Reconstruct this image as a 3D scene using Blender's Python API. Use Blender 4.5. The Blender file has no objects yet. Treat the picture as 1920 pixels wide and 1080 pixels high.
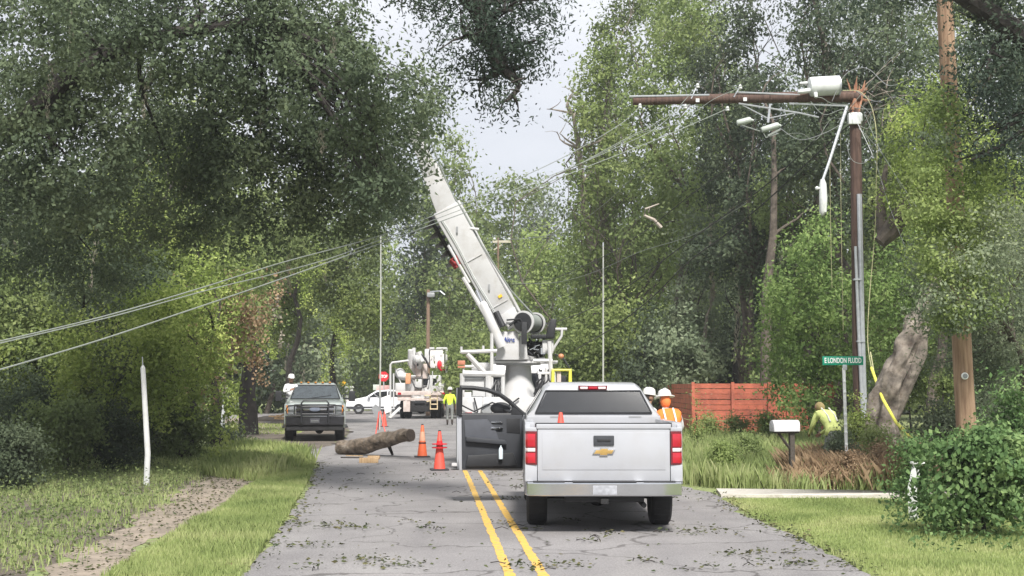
import bpy, bmesh, math, random
import numpy as np
from mathutils import Vector, Matrix
R = math.radians
PI = math.pi
random.seed(7)
rng = np.random.default_rng(11)
S = bpy.context.scene
C = S.collection

# ------------------------------------------------------------------ camera
FPX = 2500.0                       # focal length in photo pixels (1920 wide)
PITCH = math.atan(185.0 / FPX)
CAMH = 1.85
cd = bpy.data.cameras.new('camera'); cam = bpy.data.objects.new('camera', cd); C.objects.link(cam)
cam.location = (0, 0, CAMH); cam.rotation_euler = (PI / 2 + PITCH, 0, 0)
cd.sensor_width = 36; cd.lens = FPX / 1920 * 36; cd.clip_start = .1; cd.clip_end = 3000
S.camera = cam
# ------------------------------------------------------------------ world and sun
SUN_EL, SUN_ROT = R(50), R(168)    # behind the camera, to the right
w = bpy.data.worlds.new("World"); S.world = w; w.use_nodes = True
nt = w.node_tree; nt.nodes.clear()
out = nt.nodes.new('ShaderNodeOutputWorld'); bg = nt.nodes.new('ShaderNodeBackground')
sky = nt.nodes.new('ShaderNodeTexSky'); sky.sky_type = 'NISHITA'; sky.sun_disc = False
sky.sun_elevation = SUN_EL; sky.sun_rotation = SUN_ROT
tc = nt.nodes.new('ShaderNodeTexCoord'); mp = nt.nodes.new('ShaderNodeMapping'); mp.inputs['Scale'].default_value = (1, 1, 2.2)
nz = nt.nodes.new('ShaderNodeTexNoise'); nz.inputs['Scale'].default_value = 2.6; nz.inputs['Detail'].default_value = 6; nz.inputs['Roughness'].default_value = .5
cr = nt.nodes.new('ShaderNodeValToRGB')
cr.color_ramp.elements[0].position = .36; cr.color_ramp.elements[0].color = (6.9, 7.15, 7.75, 1)
cr.color_ramp.elements[1].position = .66; cr.color_ramp.elements[1].color = (9.4, 9.5, 9.9, 1)
mx = nt.nodes.new('ShaderNodeMixRGB'); mx.inputs['Fac'].default_value = .88
nt.links.new(tc.outputs['Generated'], mp.inputs['Vector']); nt.links.new(mp.outputs[0], nz.inputs['Vector'])
nt.links.new(nz.outputs['Fac'], cr.inputs['Fac']); nt.links.new(sky.outputs[0], mx.inputs['Color1']); nt.links.new(cr.outputs[0], mx.inputs['Color2'])
nt.links.new(mx.outputs[0], bg.inputs['Color']); bg.inputs['Strength'].default_value = .057
nt.links.new(bg.outputs[0], out.inputs['Surface'])
sd = bpy.data.lights.new('sun', 'SUN'); sun = bpy.data.objects.new('sun', sd); C.objects.link(sun)
sd.energy = 3.3; sd.angle = R(10); sd.color = (1, .96, .9)
_d = Vector((math.sin(SUN_ROT) * math.cos(SUN_EL), math.cos(SUN_ROT) * math.cos(SUN_EL), math.sin(SUN_EL)))
sun.rotation_euler = _d.to_track_quat('Z', 'Y').to_euler(); sun.location = (0, -20, 60)
S.view_settings.view_transform = 'Standard'; S.view_settings.look = 'None'; S.view_settings.gamma = 1
S.view_settings.exposure = 1.05
S.cycles.max_bounces = 8; S.cycles.transparent_max_bounces = 12; S.cycles.volume_bounces = 0

# ------------------------------------------------------------------ helpers
_c, _s = math.cos(PITCH), math.sin(PITCH)
def P(px, py, Y):
    """world point seen at photo pixel px,py at distance Y along the road"""
    u = (px - 960) / FPX; v = (540 - py) / FPX
    t = Y / (_c - v * _s)
    return Vector((u * t, Y, CAMH + t * (_s + v * _c)))
def G(px, py):
    """ground point under pixel"""
    u = (px - 960) / FPX; v = (540 - py) / FPX
    t = -CAMH / (_s + v * _c)
    return Vector((u * t, t * (_c - v * _s), 0))
def SC(Y): return FPX / Y          # px per metre

def tag(o, label=None, cat=None, group=None, kind=None):
    if label: o['label'] = label
    if cat: o['category'] = cat
    if group: o['group'] = group
    if kind: o['kind'] = kind
    return o
def thing(name, label, cat, loc=(0, 0, 0), rz=0, group=None):
    o = bpy.data.objects.new(name, None); C.objects.link(o); o.location = loc; o.rotation_euler = (0, 0, rz)
    o.empty_display_size = .2
    return tag(o, label, cat, group)
def copy_tree(o, parent=None, label=None):
    c = o.copy(); C.objects.link(c); c.parent = parent
    if parent is not None: c.matrix_parent_inverse = o.matrix_parent_inverse.copy()
    if label: c['label'] = label
    for ch in list(o.children): copy_tree(ch, c)
    return c

class MB:
    def __init__(s): s.v = []; s.f = []; s.m = []; s.cur = 0
    def add(s, vs, fs):
        b = len(s.v); s.v += [tuple(p) for p in vs]
        for f in fs: s.f.append(tuple(b + i for i in f)); s.m.append(s.cur)
        return s
    def box(s, c, d, rot=None):
        x, y, z = d[0] / 2, d[1] / 2, d[2] / 2
        vs = [Vector(p) for p in [(-x, -y, -z), (x, -y, -z), (x, y, -z), (-x, y, -z), (-x, -y, z), (x, -y, z), (x, y, z), (-x, y, z)]]
        if rot is not None: vs = [rot @ p for p in vs]
        vs = [p + Vector(c) for p in vs]
        return s.add(vs, [(3, 2, 1, 0), (4, 5, 6, 7), (0, 1, 5, 4), (1, 2, 6, 5), (2, 3, 7, 6), (3, 0, 4, 7)])
    def span(s, a, b): # box between corners
        return s.box([(a[i] + b[i]) / 2 for i in range(3)], [abs(a[i] - b[i]) for i in range(3)])
    def hexa(s, vs):   # 8 corners bottom 4 then top 4
        return s.add(vs, [(3, 2, 1, 0), (4, 5, 6, 7), (0, 1, 5, 4), (1, 2, 6, 5), (2, 3, 7, 6), (3, 0, 4, 7)])
    def tube(s, pts, r, n=8, cap=True):
        pts = [Vector(p) for p in pts]
        if not hasattr(r, '__len__'): r = [r] * len(pts)
        rings = []; ref = None
        for i, p in enumerate(pts):
            t = (pts[min(i + 1, len(pts) - 1)] - pts[max(i - 1, 0)]).normalized()
            if ref is None: ref = Vector((0, 0, 1)) if abs(t.z) < .9 else Vector((0, 1, 0))
            u = (ref - t * ref.dot(t))
            if u.length < 1e-5: u = Vector((1, 0, 0)) - t * t.x
            u.normalize(); ref = u; q = t.cross(u)
            rings.append([p + (u * math.cos(2 * PI * k / n) + q * math.sin(2 * PI * k / n)) * r[i] for k in range(n)])
        vs = [p for rg in rings for p in rg]; fs = []
        for i in range(len(pts) - 1):
            for k in range(n):
                a = i * n + k; b = i * n + (k + 1) % n
                fs.append((a, b, b + n, a + n))
        if cap: fs.append(tuple(range(n - 1, -1, -1))); fs.append(tuple((len(pts) - 1) * n + k for k in range(n)))
        return s.add(vs, fs)
    def cyl(s, a, b, r, r2=None, n=12): return s.tube([a, b], [r, r if r2 is None else r2], n)
    def prism(s, poly, a, b, axis='x'):
        """poly of 2d points extruded from a to b along axis"""
        n = len(poly)
        def mk(p, t): return {'x': (t, p[0], p[1]), 'y': (p[0], t, p[1]), 'z': (p[0], p[1], t)}[axis]
        vs = [mk(p, a) for p in poly] + [mk(p, b) for p in poly]
        fs = [tuple(range(n - 1, -1, -1)), tuple(range(n, 2 * n))]
        for k in range(n): fs.append((k, (k + 1) % n, (k + 1) % n + n, k + n))
        return s.add(vs, fs)
    def lathe(s, prof, c, axis='z', n=20):
        c = Vector(c); vs = []; fs = []
        for r, h in prof:
            for k in range(n):
                a = 2 * PI * k / n; x, y = r * math.cos(a), r * math.sin(a)
                vs.append(c + {'z': Vector((x, y, h)), 'x': Vector((h, x, y)), 'y': Vector((x, h, y))}[axis])
        for i in range(len(prof) - 1):
            for k in range(n):
                a = i * n + k; b = i * n + (k + 1) % n; fs.append((a, b, b + n, a + n))
        fs.append(tuple(range(n - 1, -1, -1))); fs.append(tuple((len(prof) - 1) * n + k for k in range(n)))
        return s.add(vs, fs)
    def ball(s, c, r, n=12, m=8):
        if not hasattr(r, '__len__'): r = (r, r, r)
        vs = []; fs = []
        for i in range(m + 1):
            th = PI * i / m
            for k in range(n):
                a = 2 * PI * k / n
                vs.append((c[0] + r[0] * math.sin(th) * math.cos(a), c[1] + r[1] * math.sin(th) * math.sin(a), c[2] + r[2] * math.cos(th)))
        for i in range(m):
            for k in range(n):
                a = i * n + k; b = i * n + (k + 1) % n; fs.append((a, b, b + n, a + n)[::-1])
        return s.add(vs, fs)
    def loft(s, rings):
        n = len(rings[0]); vs = [p for r in rings for p in r]; fs = [tuple(range(n - 1, -1, -1))]
        for i in range(len(rings) - 1):
            for k in range(n):
                a = i * n + k; b = i * n + (k + 1) % n; fs.append((a, b, b + n, a + n))
        fs.append(tuple((len(rings) - 1) * n + k for k in range(n)))
        return s.add(vs, fs)
    def build(s, name, mat, parent=None, bevel=0, smooth=35, seg=2):
        me = bpy.data.meshes.new(name); me.from_pydata(s.v, [], s.f)
        mats = mat if isinstance(mat, (list, tuple)) else [mat]
        for m in mats: me.materials.append(m)
        if len(mats) > 1: me.polygons.foreach_set('material_index', s.m)
        bm = bmesh.new(); bm.from_mesh(me)
        bmesh.ops.remove_doubles(bm, verts=bm.verts, dist=1e-5)
        bmesh.ops.recalc_face_normals(bm, faces=bm.faces)
        if bevel:
            es = [e for e in bm.edges if len(e.link_faces) == 2 and e.calc_face_angle(0) > R(28)]
            bmesh.ops.bevel(bm, geom=es, offset=bevel, segments=seg, profile=.6, affect='EDGES', clamp_overlap=True)
        for f in bm.faces: f.smooth = True
        for e in bm.edges:
            if len(e.link_faces) == 2 and e.calc_face_angle(0) > R(smooth): e.smooth = False
        bm.to_mesh(me); bm.free(); me.update()
        o = bpy.data.objects.new(name, me); C.objects.link(o)
        if parent is not None: o.parent = parent
        return o

def rawmesh(name, V, F, mat, parent=None, loc=None):
    """fast quad mesh from numpy"""
    me = bpy.data.meshes.new(name); k = F.shape[1]
    me.vertices.add(len(V)); me.vertices.foreach_set('co', V.astype(np.float32).ravel())
    me.loops.add(F.size); me.loops.foreach_set('vertex_index', F.astype(np.int32).ravel())
    me.polygons.add(len(F)); me.polygons.foreach_set('loop_start', np.arange(0, F.size, k, dtype=np.int32))
    me.polygons.foreach_set('loop_total', np.full(len(F), k, dtype=np.int32))
    me.update(calc_edges=True); me.materials.append(mat)
    o = bpy.data.objects.new(name, me); C.objects.link(o)
    if parent is not None: o.parent = parent
    if loc is not None: o.location = loc
    return o

# ------------------------------------------------------------------ materials
def newmat(name):
    m = bpy.data.materials.new(name); m.use_nodes = True; t = m.node_tree
    return m, t, t.nodes['Principled BSDF']
def N(t, kind, **kw):
    n = t.nodes.new(kind)
    for k, v in kw.items():
        if k in n.inputs: n.inputs[k].default_value = v
        else: setattr(n, k, v)
    return n
def mat(name, col, rough=.6, metal=0, var=.12, scale=6, bump=0, bscale=40, dirt=None, dfac=.35, coat=0, spec=None):
    m, t, b = newmat(name); L = t.links.new
    tc = N(t, 'ShaderNodeTexCoord'); nz = N(t, 'ShaderNodeTexNoise'); nz.inputs['Scale'].default_value = scale; nz.inputs['Detail'].default_value = 5
    L(tc.outputs['Object'], nz.inputs['Vector'])
    r = N(t, 'ShaderNodeValToRGB'); r.color_ramp.elements[0].position = .3; r.color_ramp.elements[1].position = .72
    c = Vector(col); lo = c * (1 - var); hi = c * (1 + var)
    r.color_ramp.elements[0].color = (*lo, 1); r.color_ramp.elements[1].color = (*[min(x, 1) for x in hi], 1)
    L(nz.outputs['Fac'], r.inputs['Fac']); last = r.outputs[0]
    if dirt:
        n2 = N(t, 'ShaderNodeTexNoise'); n2.inputs['Scale'].default_value = scale * .6; n2.inputs['Detail'].default_value = 8; n2.inputs['Roughness'].default_value = .7
        L(tc.outputs['Object'], n2.inputs['Vector'])
        r2 = N(t, 'ShaderNodeValToRGB'); r2.color_ramp.elements[0].position = .5; r2.color_ramp.elements[1].position = .75
        r2.color_ramp.elements[1].color = (dfac * 2, dfac * 2, dfac * 2, 1)
        L(n2.outputs['Fac'], r2.inputs['Fac'])
        mxx = N(t, 'ShaderNodeMixRGB'); L(r2.outputs[0], mxx.inputs['Fac']); L(last, mxx.inputs['Color1']); mxx.inputs['Color2'].default_value = (*dirt, 1)
        last = mxx.outputs[0]
    L(last, b.inputs['Base Color']); b.inputs['Roughness'].default_value = rough; b.inputs['Metallic'].default_value = metal
    if coat: b.inputs['Coat Weight'].default_value = coat; b.inputs['Coat Roughness'].default_value = .08
    if spec is not None: b.inputs['Specular IOR Level'].default_value = spec
    if bump:
        n3 = N(t, 'ShaderNodeTexNoise'); n3.inputs['Scale'].default_value = bscale; n3.inputs['Detail'].default_value = 6
        L(tc.outputs['Object'], n3.inputs['Vector'])
        bp = N(t, 'ShaderNodeBump'); bp.inputs['Strength'].default_value = bump; bp.inputs['Distance'].default_value = .03
        L(n3.outputs['Fac'], bp.inputs['Height']); L(bp.outputs[0], b.inputs['Normal'])
    return m
def leafmat(name, cols, trans=.35, scale=.5, rough=.7):
    cols = [tuple(x * 1.3 for x in c) for c in cols]
    """cols: 3 colours, random per leaf and by clump"""
    m, t, b = newmat(name); L = t.links.new
    g = N(t, 'ShaderNodeNewGeometry'); tc = N(t, 'ShaderNodeTexCoord')
    nz = N(t, 'ShaderNodeTexNoise'); nz.inputs['Scale'].default_value = scale; nz.inputs['Detail'].default_value = 3
    L(g.outputs['Position'], nz.inputs['Vector'])
    oi = N(t, 'ShaderNodeObjectInfo')
    a = N(t, 'ShaderNodeMath', operation='MULTIPLY'); L(g.outputs['Random Per Island'], a.inputs[0]); a.inputs[1].default_value = .32
    bb = N(t, 'ShaderNodeMath', operation='MULTIPLY_ADD'); L(nz.outputs['Fac'], bb.inputs[0]); bb.inputs[1].default_value = 1.5; bb.inputs[2].default_value = -.38
    s = N(t, 'ShaderNodeMath', operation='ADD'); L(a.outputs[0], s.inputs[0]); L(bb.outputs[0], s.inputs[1])
    r = N(t, 'ShaderNodeValToRGB'); e = r.color_ramp.elements
    e[0].position = .15; e[0].color = (*cols[0], 1); e[1].position = .95; e[1].color = (*cols[2], 1)
    k = e.new(.52); k.color = (*cols[1], 1)
    L(s.outputs[0], r.inputs['Fac'])
    hs = N(t, 'ShaderNodeHueSaturation'); L(r.outputs[0], hs.inputs['Color'])
    mr = N(t, 'ShaderNodeMapRange'); L(oi.outputs['Random'], mr.inputs[0]); mr.inputs[3].default_value = .8; mr.inputs[4].default_value = 1.22
    L(mr.outputs[0], hs.inputs['Value'])
    L(hs.outputs[0], b.inputs['Base Color']); b.inputs['Roughness'].default_value = rough; b.inputs['Specular IOR Level'].default_value = .16
    tr = N(t, 'ShaderNodeBsdfTranslucent'); L(hs.outputs[0], tr.inputs['Color'])
    ms = N(t, 'ShaderNodeMixShader'); ms.inputs[0].default_value = trans
    L(b.outputs[0], ms.inputs[1]); L(tr.outputs[0], ms.inputs[2]); L(ms.outputs[0], t.nodes['Material Output'].inputs['Surface'])
    return m
WHITE = mat('white_paint', (.39, .40, .43), .3, var=.05, scale=1.2, coat=.5, dirt=(.27, .25, .22), dfac=.2)
UWHITE = mat('utility_white', (.54, .54, .545), .42, var=.06, scale=2.5, dirt=(.3, .27, .22), dfac=.3)
SILVER = mat('grey_green_metallic_paint', (.34, .38, .36), .3, .3, var=.05, scale=2, coat=.6, dirt=(.2, .18, .15), dfac=.15)
BLACK = mat('black_plastic', (.02, .021, .024), .5, var=.2)
DARK = mat('dark_underbody', (.015, .015, .016), .8, var=.3)
TRIM = mat('grey_trim', (.035, .038, .045), .6, var=.2, scale=3)
RUBBER = mat('tyre_rubber', (.022, .022, .023), .85, var=.25, bump=.3, bscale=60)
CHROME = mat('chrome', (.6, .61, .63), .18, 1, var=.05)
STEEL = mat('galvanised_steel', (.5, .52, .55), .45, .5, var=.12, scale=10)
GREYM = mat('grey_metal', (.3, .31, .32), .5, .3, var=.15)
REDL = mat('red_lens', (.42, .006, .02), .15, var=.12, scale=10, coat=.8)
REDD = mat('dark_red_lens', (.14, .004, .012), .2, var=.15, coat=.8)
CLEAR = mat('pale_lens', (.7, .6, .6), .15, var=.1, coat=.8)
AMBER = mat('amber_lens', (.7, .25, .03), .2, var=.1, coat=.5)
GLASS = mat('dark_glass', (.012, .014, .017), .06, var=.2, spec=.9)
SCREEN = mat('windscreen_glass', (.04, .05, .055), .05, var=.3, spec=1.0)
GOLD = mat('gold_emblem', (.55, .36, .12), .35, .6, var=.1)
ORANGE = mat('orange_cone_plastic', (.85, .16, .06), .5, var=.08, scale=8, dirt=(.3, .1, .06), dfac=.15)
REDO = mat('faded_red_plastic', (.72, .09, .06), .5, var=.1, scale=8)
WREFL = mat('reflective_white', (.8, .78, .76), .5, var=.05)
YEL = mat('safety_yellow_paint', (.75, .72, .1), .45, var=.08)
HIVIS = mat('hi_vis_yellow_cloth', (.62, .85, .06), .8, var=.12, scale=9, bump=.5, bscale=14)
HIVISP = mat('pale_hi_vis_cloth', (.72, .80, .28), .8, var=.12, scale=9, bump=.5, bscale=14)
HIORA = mat('hi_vis_orange_cloth', (.92, .2, .03), .8, var=.1, scale=9, bump=.5, bscale=14)
HAT = mat('white_hard_hat', (.62, .62, .6), .3, var=.03)
SKIN = mat('skin', (.32, .18, .12), .6, var=.08)
PANTS = mat('grey_work_trousers', (.2, .21, .2), .85, var=.15, bump=.5, bscale=15)
JEANS = mat('dark_work_trousers', (.06, .07, .1), .85, var=.15, bump=.5, bscale=15)
WSHIRT = mat('white_shirt_cloth', (.65, .65, .66), .85, var=.08, bump=.5, bscale=15)
BOOT = mat('dark_boots', (.04, .03, .025), .7, var=.2)
HAIR = mat('dark_hair', (.03, .02, .015), .8, var=.2)
TAN = mat('tan_hood_cloth', (.35, .27, .12), .85, var=.15)
PINKW = mat('weathered_pale_steel', (.55, .47, .44), .55, var=.15, scale=5, dirt=(.3, .2, .15), dfac=.25)
def woodmat(name, c1, c2, streak=18, rough=.85):
    m, t, b = newmat(name); L = t.links.new
    tc = N(t, 'ShaderNodeTexCoord'); mp = N(t, 'ShaderNodeMapping'); mp.inputs['Scale'].default_value = (streak, streak, 1.1)
    nz = N(t, 'ShaderNodeTexNoise'); nz.inputs['Scale'].default_value = 1; nz.inputs['Detail'].default_value = 7; nz.inputs['Roughness'].default_value = .65
    L(tc.outputs['Object'], mp.inputs[0]); L(mp.outputs[0], nz.inputs['Vector'])
    r = N(t, 'ShaderNodeValToRGB'); r.color_ramp.elements[0].position = .32; r.color_ramp.elements[1].position = .7
    r.color_ramp.elements[0].color = (*c1, 1); r.color_ramp.elements[1].color = (*c2, 1)
    L(nz.outputs['Fac'], r.inputs['Fac']); L(r.outputs[0], b.inputs['Base Color']); b.inputs['Roughness'].default_value = rough
    bp = N(t, 'ShaderNodeBump'); bp.inputs['Strength'].default_value = .6; bp.inputs['Distance'].default_value = .02
    L(nz.outputs['Fac'], bp.inputs['Height']); L(bp.outputs[0], b.inputs['Normal'])
    return m
POLED = woodmat('dark_treated_pole', (.045, .026, .02), (.14, .085, .065))
POLEL = woodmat('light_weathered_pole', (.17, .1, .06), (.42, .29, .19))
POLEG = woodmat('far_pole_wood', (.14, .09, .06), (.26, .18, .13))
SPLINT = woodmat('fresh_split_wood', (.2, .08, .045), (.45, .24, .15), 30)
BARK = mat('bark_grey_brown', (.1, .082, .066), .9, var=.55, scale=5, bump=1, bscale=9)
BARKD = mat('bark_dark', (.035, .03, .027), .9, var=.5, scale=5, bump=1, bscale=9)
BARKL = mat('bark_pale', (.22, .19, .16), .95, var=.6, scale=5, bump=1, bscale=7, dirt=(.06, .04, .03), dfac=.5)
BARKB = mat('bark_bleached', (.4, .35, .3), .9, var=.25, scale=4)
LOGM = mat('log_bark', (.15, .118, .09), .9, var=.6, scale=7, bump=1, bscale=14, dirt=(.33, .3, .27), dfac=.3)
LOGE = mat('log_end', (.06, .045, .035), .9, var=.4, scale=20)
TIMBER = woodmat('sawn_timber', (.32, .2, .1), (.55, .4, .24))
CABLE = mat('pale_cable', (.22, .24, .22), .5, var=.1)
CABLED = mat('dark_cable', (.03, .03, .032), .6, var=.2)
CABLEY = mat('yellowish_rope', (.45, .43, .25), .7, var=.2)
SIGNG = mat('sign_green', (.0, .27, .16), .45, var=.08, scale=8)
SIGNW = mat('sign_white', (.82, .84, .82), .5, var=.04)
SIGNR = mat('sign_red', (.6, .02, .03), .45, var=.06)
SIGNY = mat('sign_yellow', (.85, .5, .03), .45, var=.06)
BLUE = mat('lettering_blue', (.02, .05, .25), .5, var=.05)
PORC = mat('porcelain_grey', (.62, .64, .63), .35, var=.1)
PVC = mat('white_pvc', (.72, .73, .72), .45, var=.08, scale=5, dirt=(.35, .38, .3), dfac=.25)
CONC = mat('pale_concrete', (.5, .47, .42), .9, var=.15, scale=4, bump=.4, bscale=30, dirt=(.25, .22, .17), dfac=.3)

# foliage palettes
LF_OAK = leafmat('leaves_live_oak', [(.036, .05, .032), (.072, .096, .056), (.14, .17, .095)], .3)
LF_OAKN = leafmat('leaves_oak_near', [(.03, .045, .036), (.055, .078, .056), (.105, .13, .09)], .25)
LF_VINE = leafmat('leaves_vine_yellow_green', [(.08, .11, .03), (.20, .26, .07), (.42, .47, .16)], .42, .8)  # top tone brightened to paint sunlit highlights on the hanging vines
LF_MID = leafmat('leaves_mid_green', [(.08, .11, .045), (.15, .195, .075), (.25, .29, .12)], .42)
LF_YG = leafmat('leaves_pale_green', [(.10, .14, .05), (.19, .245, .085), (.30, .35, .14)], .45)
LF_BRIGHT = leafmat('leaves_bright_green', [(.06, .10, .035), (.13, .195, .06), (.25, .32, .12)], .4, 1.2)
LF_DARK = leafmat('leaves_dark_wood', [(.04, .058, .036), (.075, .10, .06), (.14, .17, .10)], .35)
LF_GREY = leafmat('leaves_grey_green', [(.085, .11, .07), (.15, .185, .115), (.25, .28, .18)], .4)
LF_BUSH = leafmat('leaves_broad_bush', [(.04, .075, .03), (.08, .14, .05), (.18, .25, .10)], .3, 2.5)
LF_DRY = leafmat('leaves_dry_brush', [(.13, .09, .05), (.27, .19, .12), (.40, .30, .19)], .3, 2)
LF_MOSS = leafmat('hanging_moss_grey', [(.13, .12, .10), (.22, .20, .16), (.33, .30, .25)], .3)
LF_GRASS = leafmat('grass_blades', [(.15, .20, .07), (.26, .31, .12), (.40, .41, .21)], .4, .7)
LF_GRASSD = leafmat('tall_grass_blades', [(.16, .21, .08), (.27, .33, .13), (.42, .43, .23)], .45, .5)
LF_LITTER = leafmat('fallen_leaves', [(.03, .045, .02), (.06, .07, .03), (.12, .10, .05)], .1, 3)

# ------------------------------------------------------------------ ground, road, paths
def ground_mat():
    m, t, b = newmat('ground_grass_and_soil'); L = t.links.new
    tc = N(t, 'ShaderNodeTexCoord')
    n1 = N(t, 'ShaderNodeTexNoise', Scale=.35, Detail=6.0); n2 = N(t, 'ShaderNodeTexNoise', Scale=9.0, Detail=8.0); n3 = N(t, 'ShaderNodeTexNoise', Scale=1.3, Detail=6.0, Roughness=.7)
    for n in (n1, n2, n3): L(tc.outputs['Object'], n.inputs['Vector'])
    r1 = N(t, 'ShaderNodeValToRGB'); e = r1.color_ramp.elements
    e[0].position = .35; e[0].color = (.14, .18, .065, 1); e[1].position = .65; e[1].color = (.26, .30, .12, 1)
    L(n2.outputs['Fac'], r1.inputs['Fac'])
    r2 = N(t, 'ShaderNodeValToRGB'); r2.color_ramp.elements[0].color = (.12, .09, .06, 1); r2.color_ramp.elements[1].color = (.24, .19, .13, 1); L(n2.outputs['Fac'], r2.inputs['Fac'])
    r3 = N(t, 'ShaderNodeValToRGB'); r3.color_ramp.elements[0].position = .54; r3.color_ramp.elements[1].position = .66; L(n3.outputs['Fac'], r3.inputs['Fac'])
    mx = N(t, 'ShaderNodeMixRGB'); L(r3.outputs[0], mx.inputs['Fac']); L(r1.outputs[0], mx.inputs['Color1']); L(r2.outputs[0], mx.inputs['Color2'])
    L(mx.outputs[0], b.inputs['Base Color']); b.inputs['Roughness'].default_value = .95
    bp = N(t, 'ShaderNodeBump'); bp.inputs['Strength'].default_value = .8; bp.inputs['Distance'].default_value = .05
    L(n2.outputs['Fac'], bp.inputs['Height']); L(bp.outputs[0], b.inputs['Normal'])
    return m
def road_mat():
    m, t, b = newmat('old_asphalt'); L = t.links.new
    tc = N(t, 'ShaderNodeTexCoord')
    n1 = N(t, 'ShaderNodeTexNoise', Scale=.5, Detail=6.0, Roughness=.6); n2 = N(t, 'ShaderNodeTexNoise', Scale=45.0, Detail=4.0); 
    mp = N(t, 'ShaderNodeMapping'); mp.inputs['Scale'].default_value = (1.6, .12, 1); n3 = N(t, 'ShaderNodeTexNoise', Scale=1.0, Detail=5.0)
    vo = N(t, 'ShaderNodeTexVoronoi', Scale=60.0)
    L(tc.outputs['Object'], mp.inputs[0]); L(mp.outputs[0], n3.inputs['Vector'])
    for n in (n1, n2, vo): L(tc.outputs['Object'], n.inputs['Vector'])
    r1 = N(t, 'ShaderNodeValToRGB'); e = r1.color_ramp.elements
    e[0].position = .3; e[0].color = (.25, .238, .236, 1); e[1].position = .7; e[1].color = (.355, .34, .336, 1); L(n1.outputs['Fac'], r1.inputs['Fac'])
    r2 = N(t, 'ShaderNodeValToRGB'); r2.color_ramp.elements[0].position = .3; r2.color_ramp.elements[0].color = (.6, .6, .6, 1); r2.color_ramp.elements[1].color = (1.25, 1.25, 1.25, 1); L(n2.outputs['Fac'], r2.inputs['Fac'])
    r3 = N(t, 'ShaderNodeValToRGB'); r3.color_ramp.elements[0].position = .3; r3.color_ramp.elements[0].color = (.82, .82, .84, 1); r3.color_ramp.elements[1].color = (1.12, 1.12, 1.1, 1); L(n3.outputs['Fac'], r3.inputs['Fac'])
    a = N(t, 'ShaderNodeMixRGB', blend_type='MULTIPLY'); a.inputs['Fac'].default_value = 1; L(r1.outputs[0], a.inputs['Color1']); L(r2.outputs[0], a.inputs['Color2'])
    c = N(t, 'ShaderNodeMixRGB', blend_type='MULTIPLY'); c.inputs['Fac'].default_value = 1; L(a.outputs[0], c.inputs['Color1']); L(r3.outputs[0], c.inputs['Color2'])
    nw = N(t, 'ShaderNodeTexNoise', Scale=1.2, Detail=4.0); L(tc.outputs['Object'], nw.inputs['Vector'])
    va = N(t, 'ShaderNodeVectorMath', operation='MULTIPLY_ADD'); L(nw.outputs['Color'], va.inputs[0]); va.inputs[1].default_value = (1.2, 1.2, 0); L(tc.outputs['Object'], va.inputs[2])
    vc = N(t, 'ShaderNodeTexVoronoi', feature='DISTANCE_TO_EDGE', Scale=.42); L(va.outputs[0], vc.inputs['Vector'])
    rc = N(t, 'ShaderNodeValToRGB'); rc.color_ramp.elements[0].position = .004; rc.color_ramp.elements[0].color = (.5, .49, .48, 1); rc.color_ramp.elements[1].position = .013; rc.color_ramp.elements[1].color = (1, 1, 1, 1); L(vc.outputs['Distance'], rc.inputs['Fac'])
    cc_ = N(t, 'ShaderNodeMixRGB', blend_type='MULTIPLY'); cc_.inputs['Fac'].default_value = 1; L(c.outputs[0], cc_.inputs['Color1']); L(rc.outputs[0], cc_.inputs['Color2']); c = cc_
    L(c.outputs[0], b.inputs['Base Color']); b.inputs['Roughness'].default_value = .85
    bp = N(t, 'ShaderNodeBump'); bp.inputs['Strength'].default_value = .5; bp.inputs['Distance'].default_value = .01
    L(vo.outputs['Distance'], bp.inputs['Height']); L(bp.outputs[0], b.inputs['Normal'])
    return m
SAND = mat('sandy_dirt', (.27, .225, .18), .95, var=.3, scale=3, bump=.8, bscale=12, dirt=(.09, .08, .05), dfac=.35)
MUD = mat('dark_dirt', (.12, .10, .08), .95, var=.35, scale=2, bump=.8, bscale=12, dirt=(.05, .045, .035), dfac=.4)
YLINE = mat('worn_yellow_line', (.62, .38, .07), .8, var=.15, scale=14, dirt=(.26, .25, .25), dfac=.5)
ROAD = road_mat()

def sheet(name, pts, z, m, jitter=0, kind='structure', step=.35, parent=None):
    """filled polygon on the ground with a ragged edge"""
    q = []
    for i, a in enumerate(pts):
        a = Vector(a[:2]); b = Vector(pts[(i + 1) % len(pts)][:2]); n = max(1, int((b - a).length / step)) if jitter else 1
        n = min(n, 160)
        for k in range(n):
            p = a.lerp(b, k / n)
            if jitter: p = p + Vector((random.gauss(0, jitter), random.gauss(0, jitter)))
            q.append((p.x, p.y, z))
    bm = bmesh.new(); vs = [bm.verts.new(p) for p in q]; f = bm.faces.new(vs)
    bmesh.ops.triangulate(bm, faces=[f]); bmesh.ops.recalc_face_normals(bm, faces=bm.faces)
    if bm.faces[:][0].normal.z < 0: bmesh.ops.reverse_faces(bm, faces=bm.faces)
    me = bpy.data.meshes.new(name); bm.to_mesh(me); bm.free(); me.materials.append(m)
    o = bpy.data.objects.new(name, me); C.objects.link(o)
    if parent: o.parent = parent
    if kind: o['kind'] = kind
    return o
gb = MB(); gb.add([(-700, -60, 0), (700, -60, 0), (700, 1200, 0), (-700, 1200, 0)], [(0, 1, 2, 3)])
tag(gb.build('ground', ground_mat()), kind='structure')
def ax(a, Y): return (a - .062 * Y, Y)      # across-road coordinate to world
rl = [ax(-1.75, -8), ax(-1.75, 8), G(450, 1080), G(540, 975), G(583, 905), G(596, 868), ax(-4.3, 34), G(575, 846), G(640, 830), G(655, 806), ax(-5.4, 64)]
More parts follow.
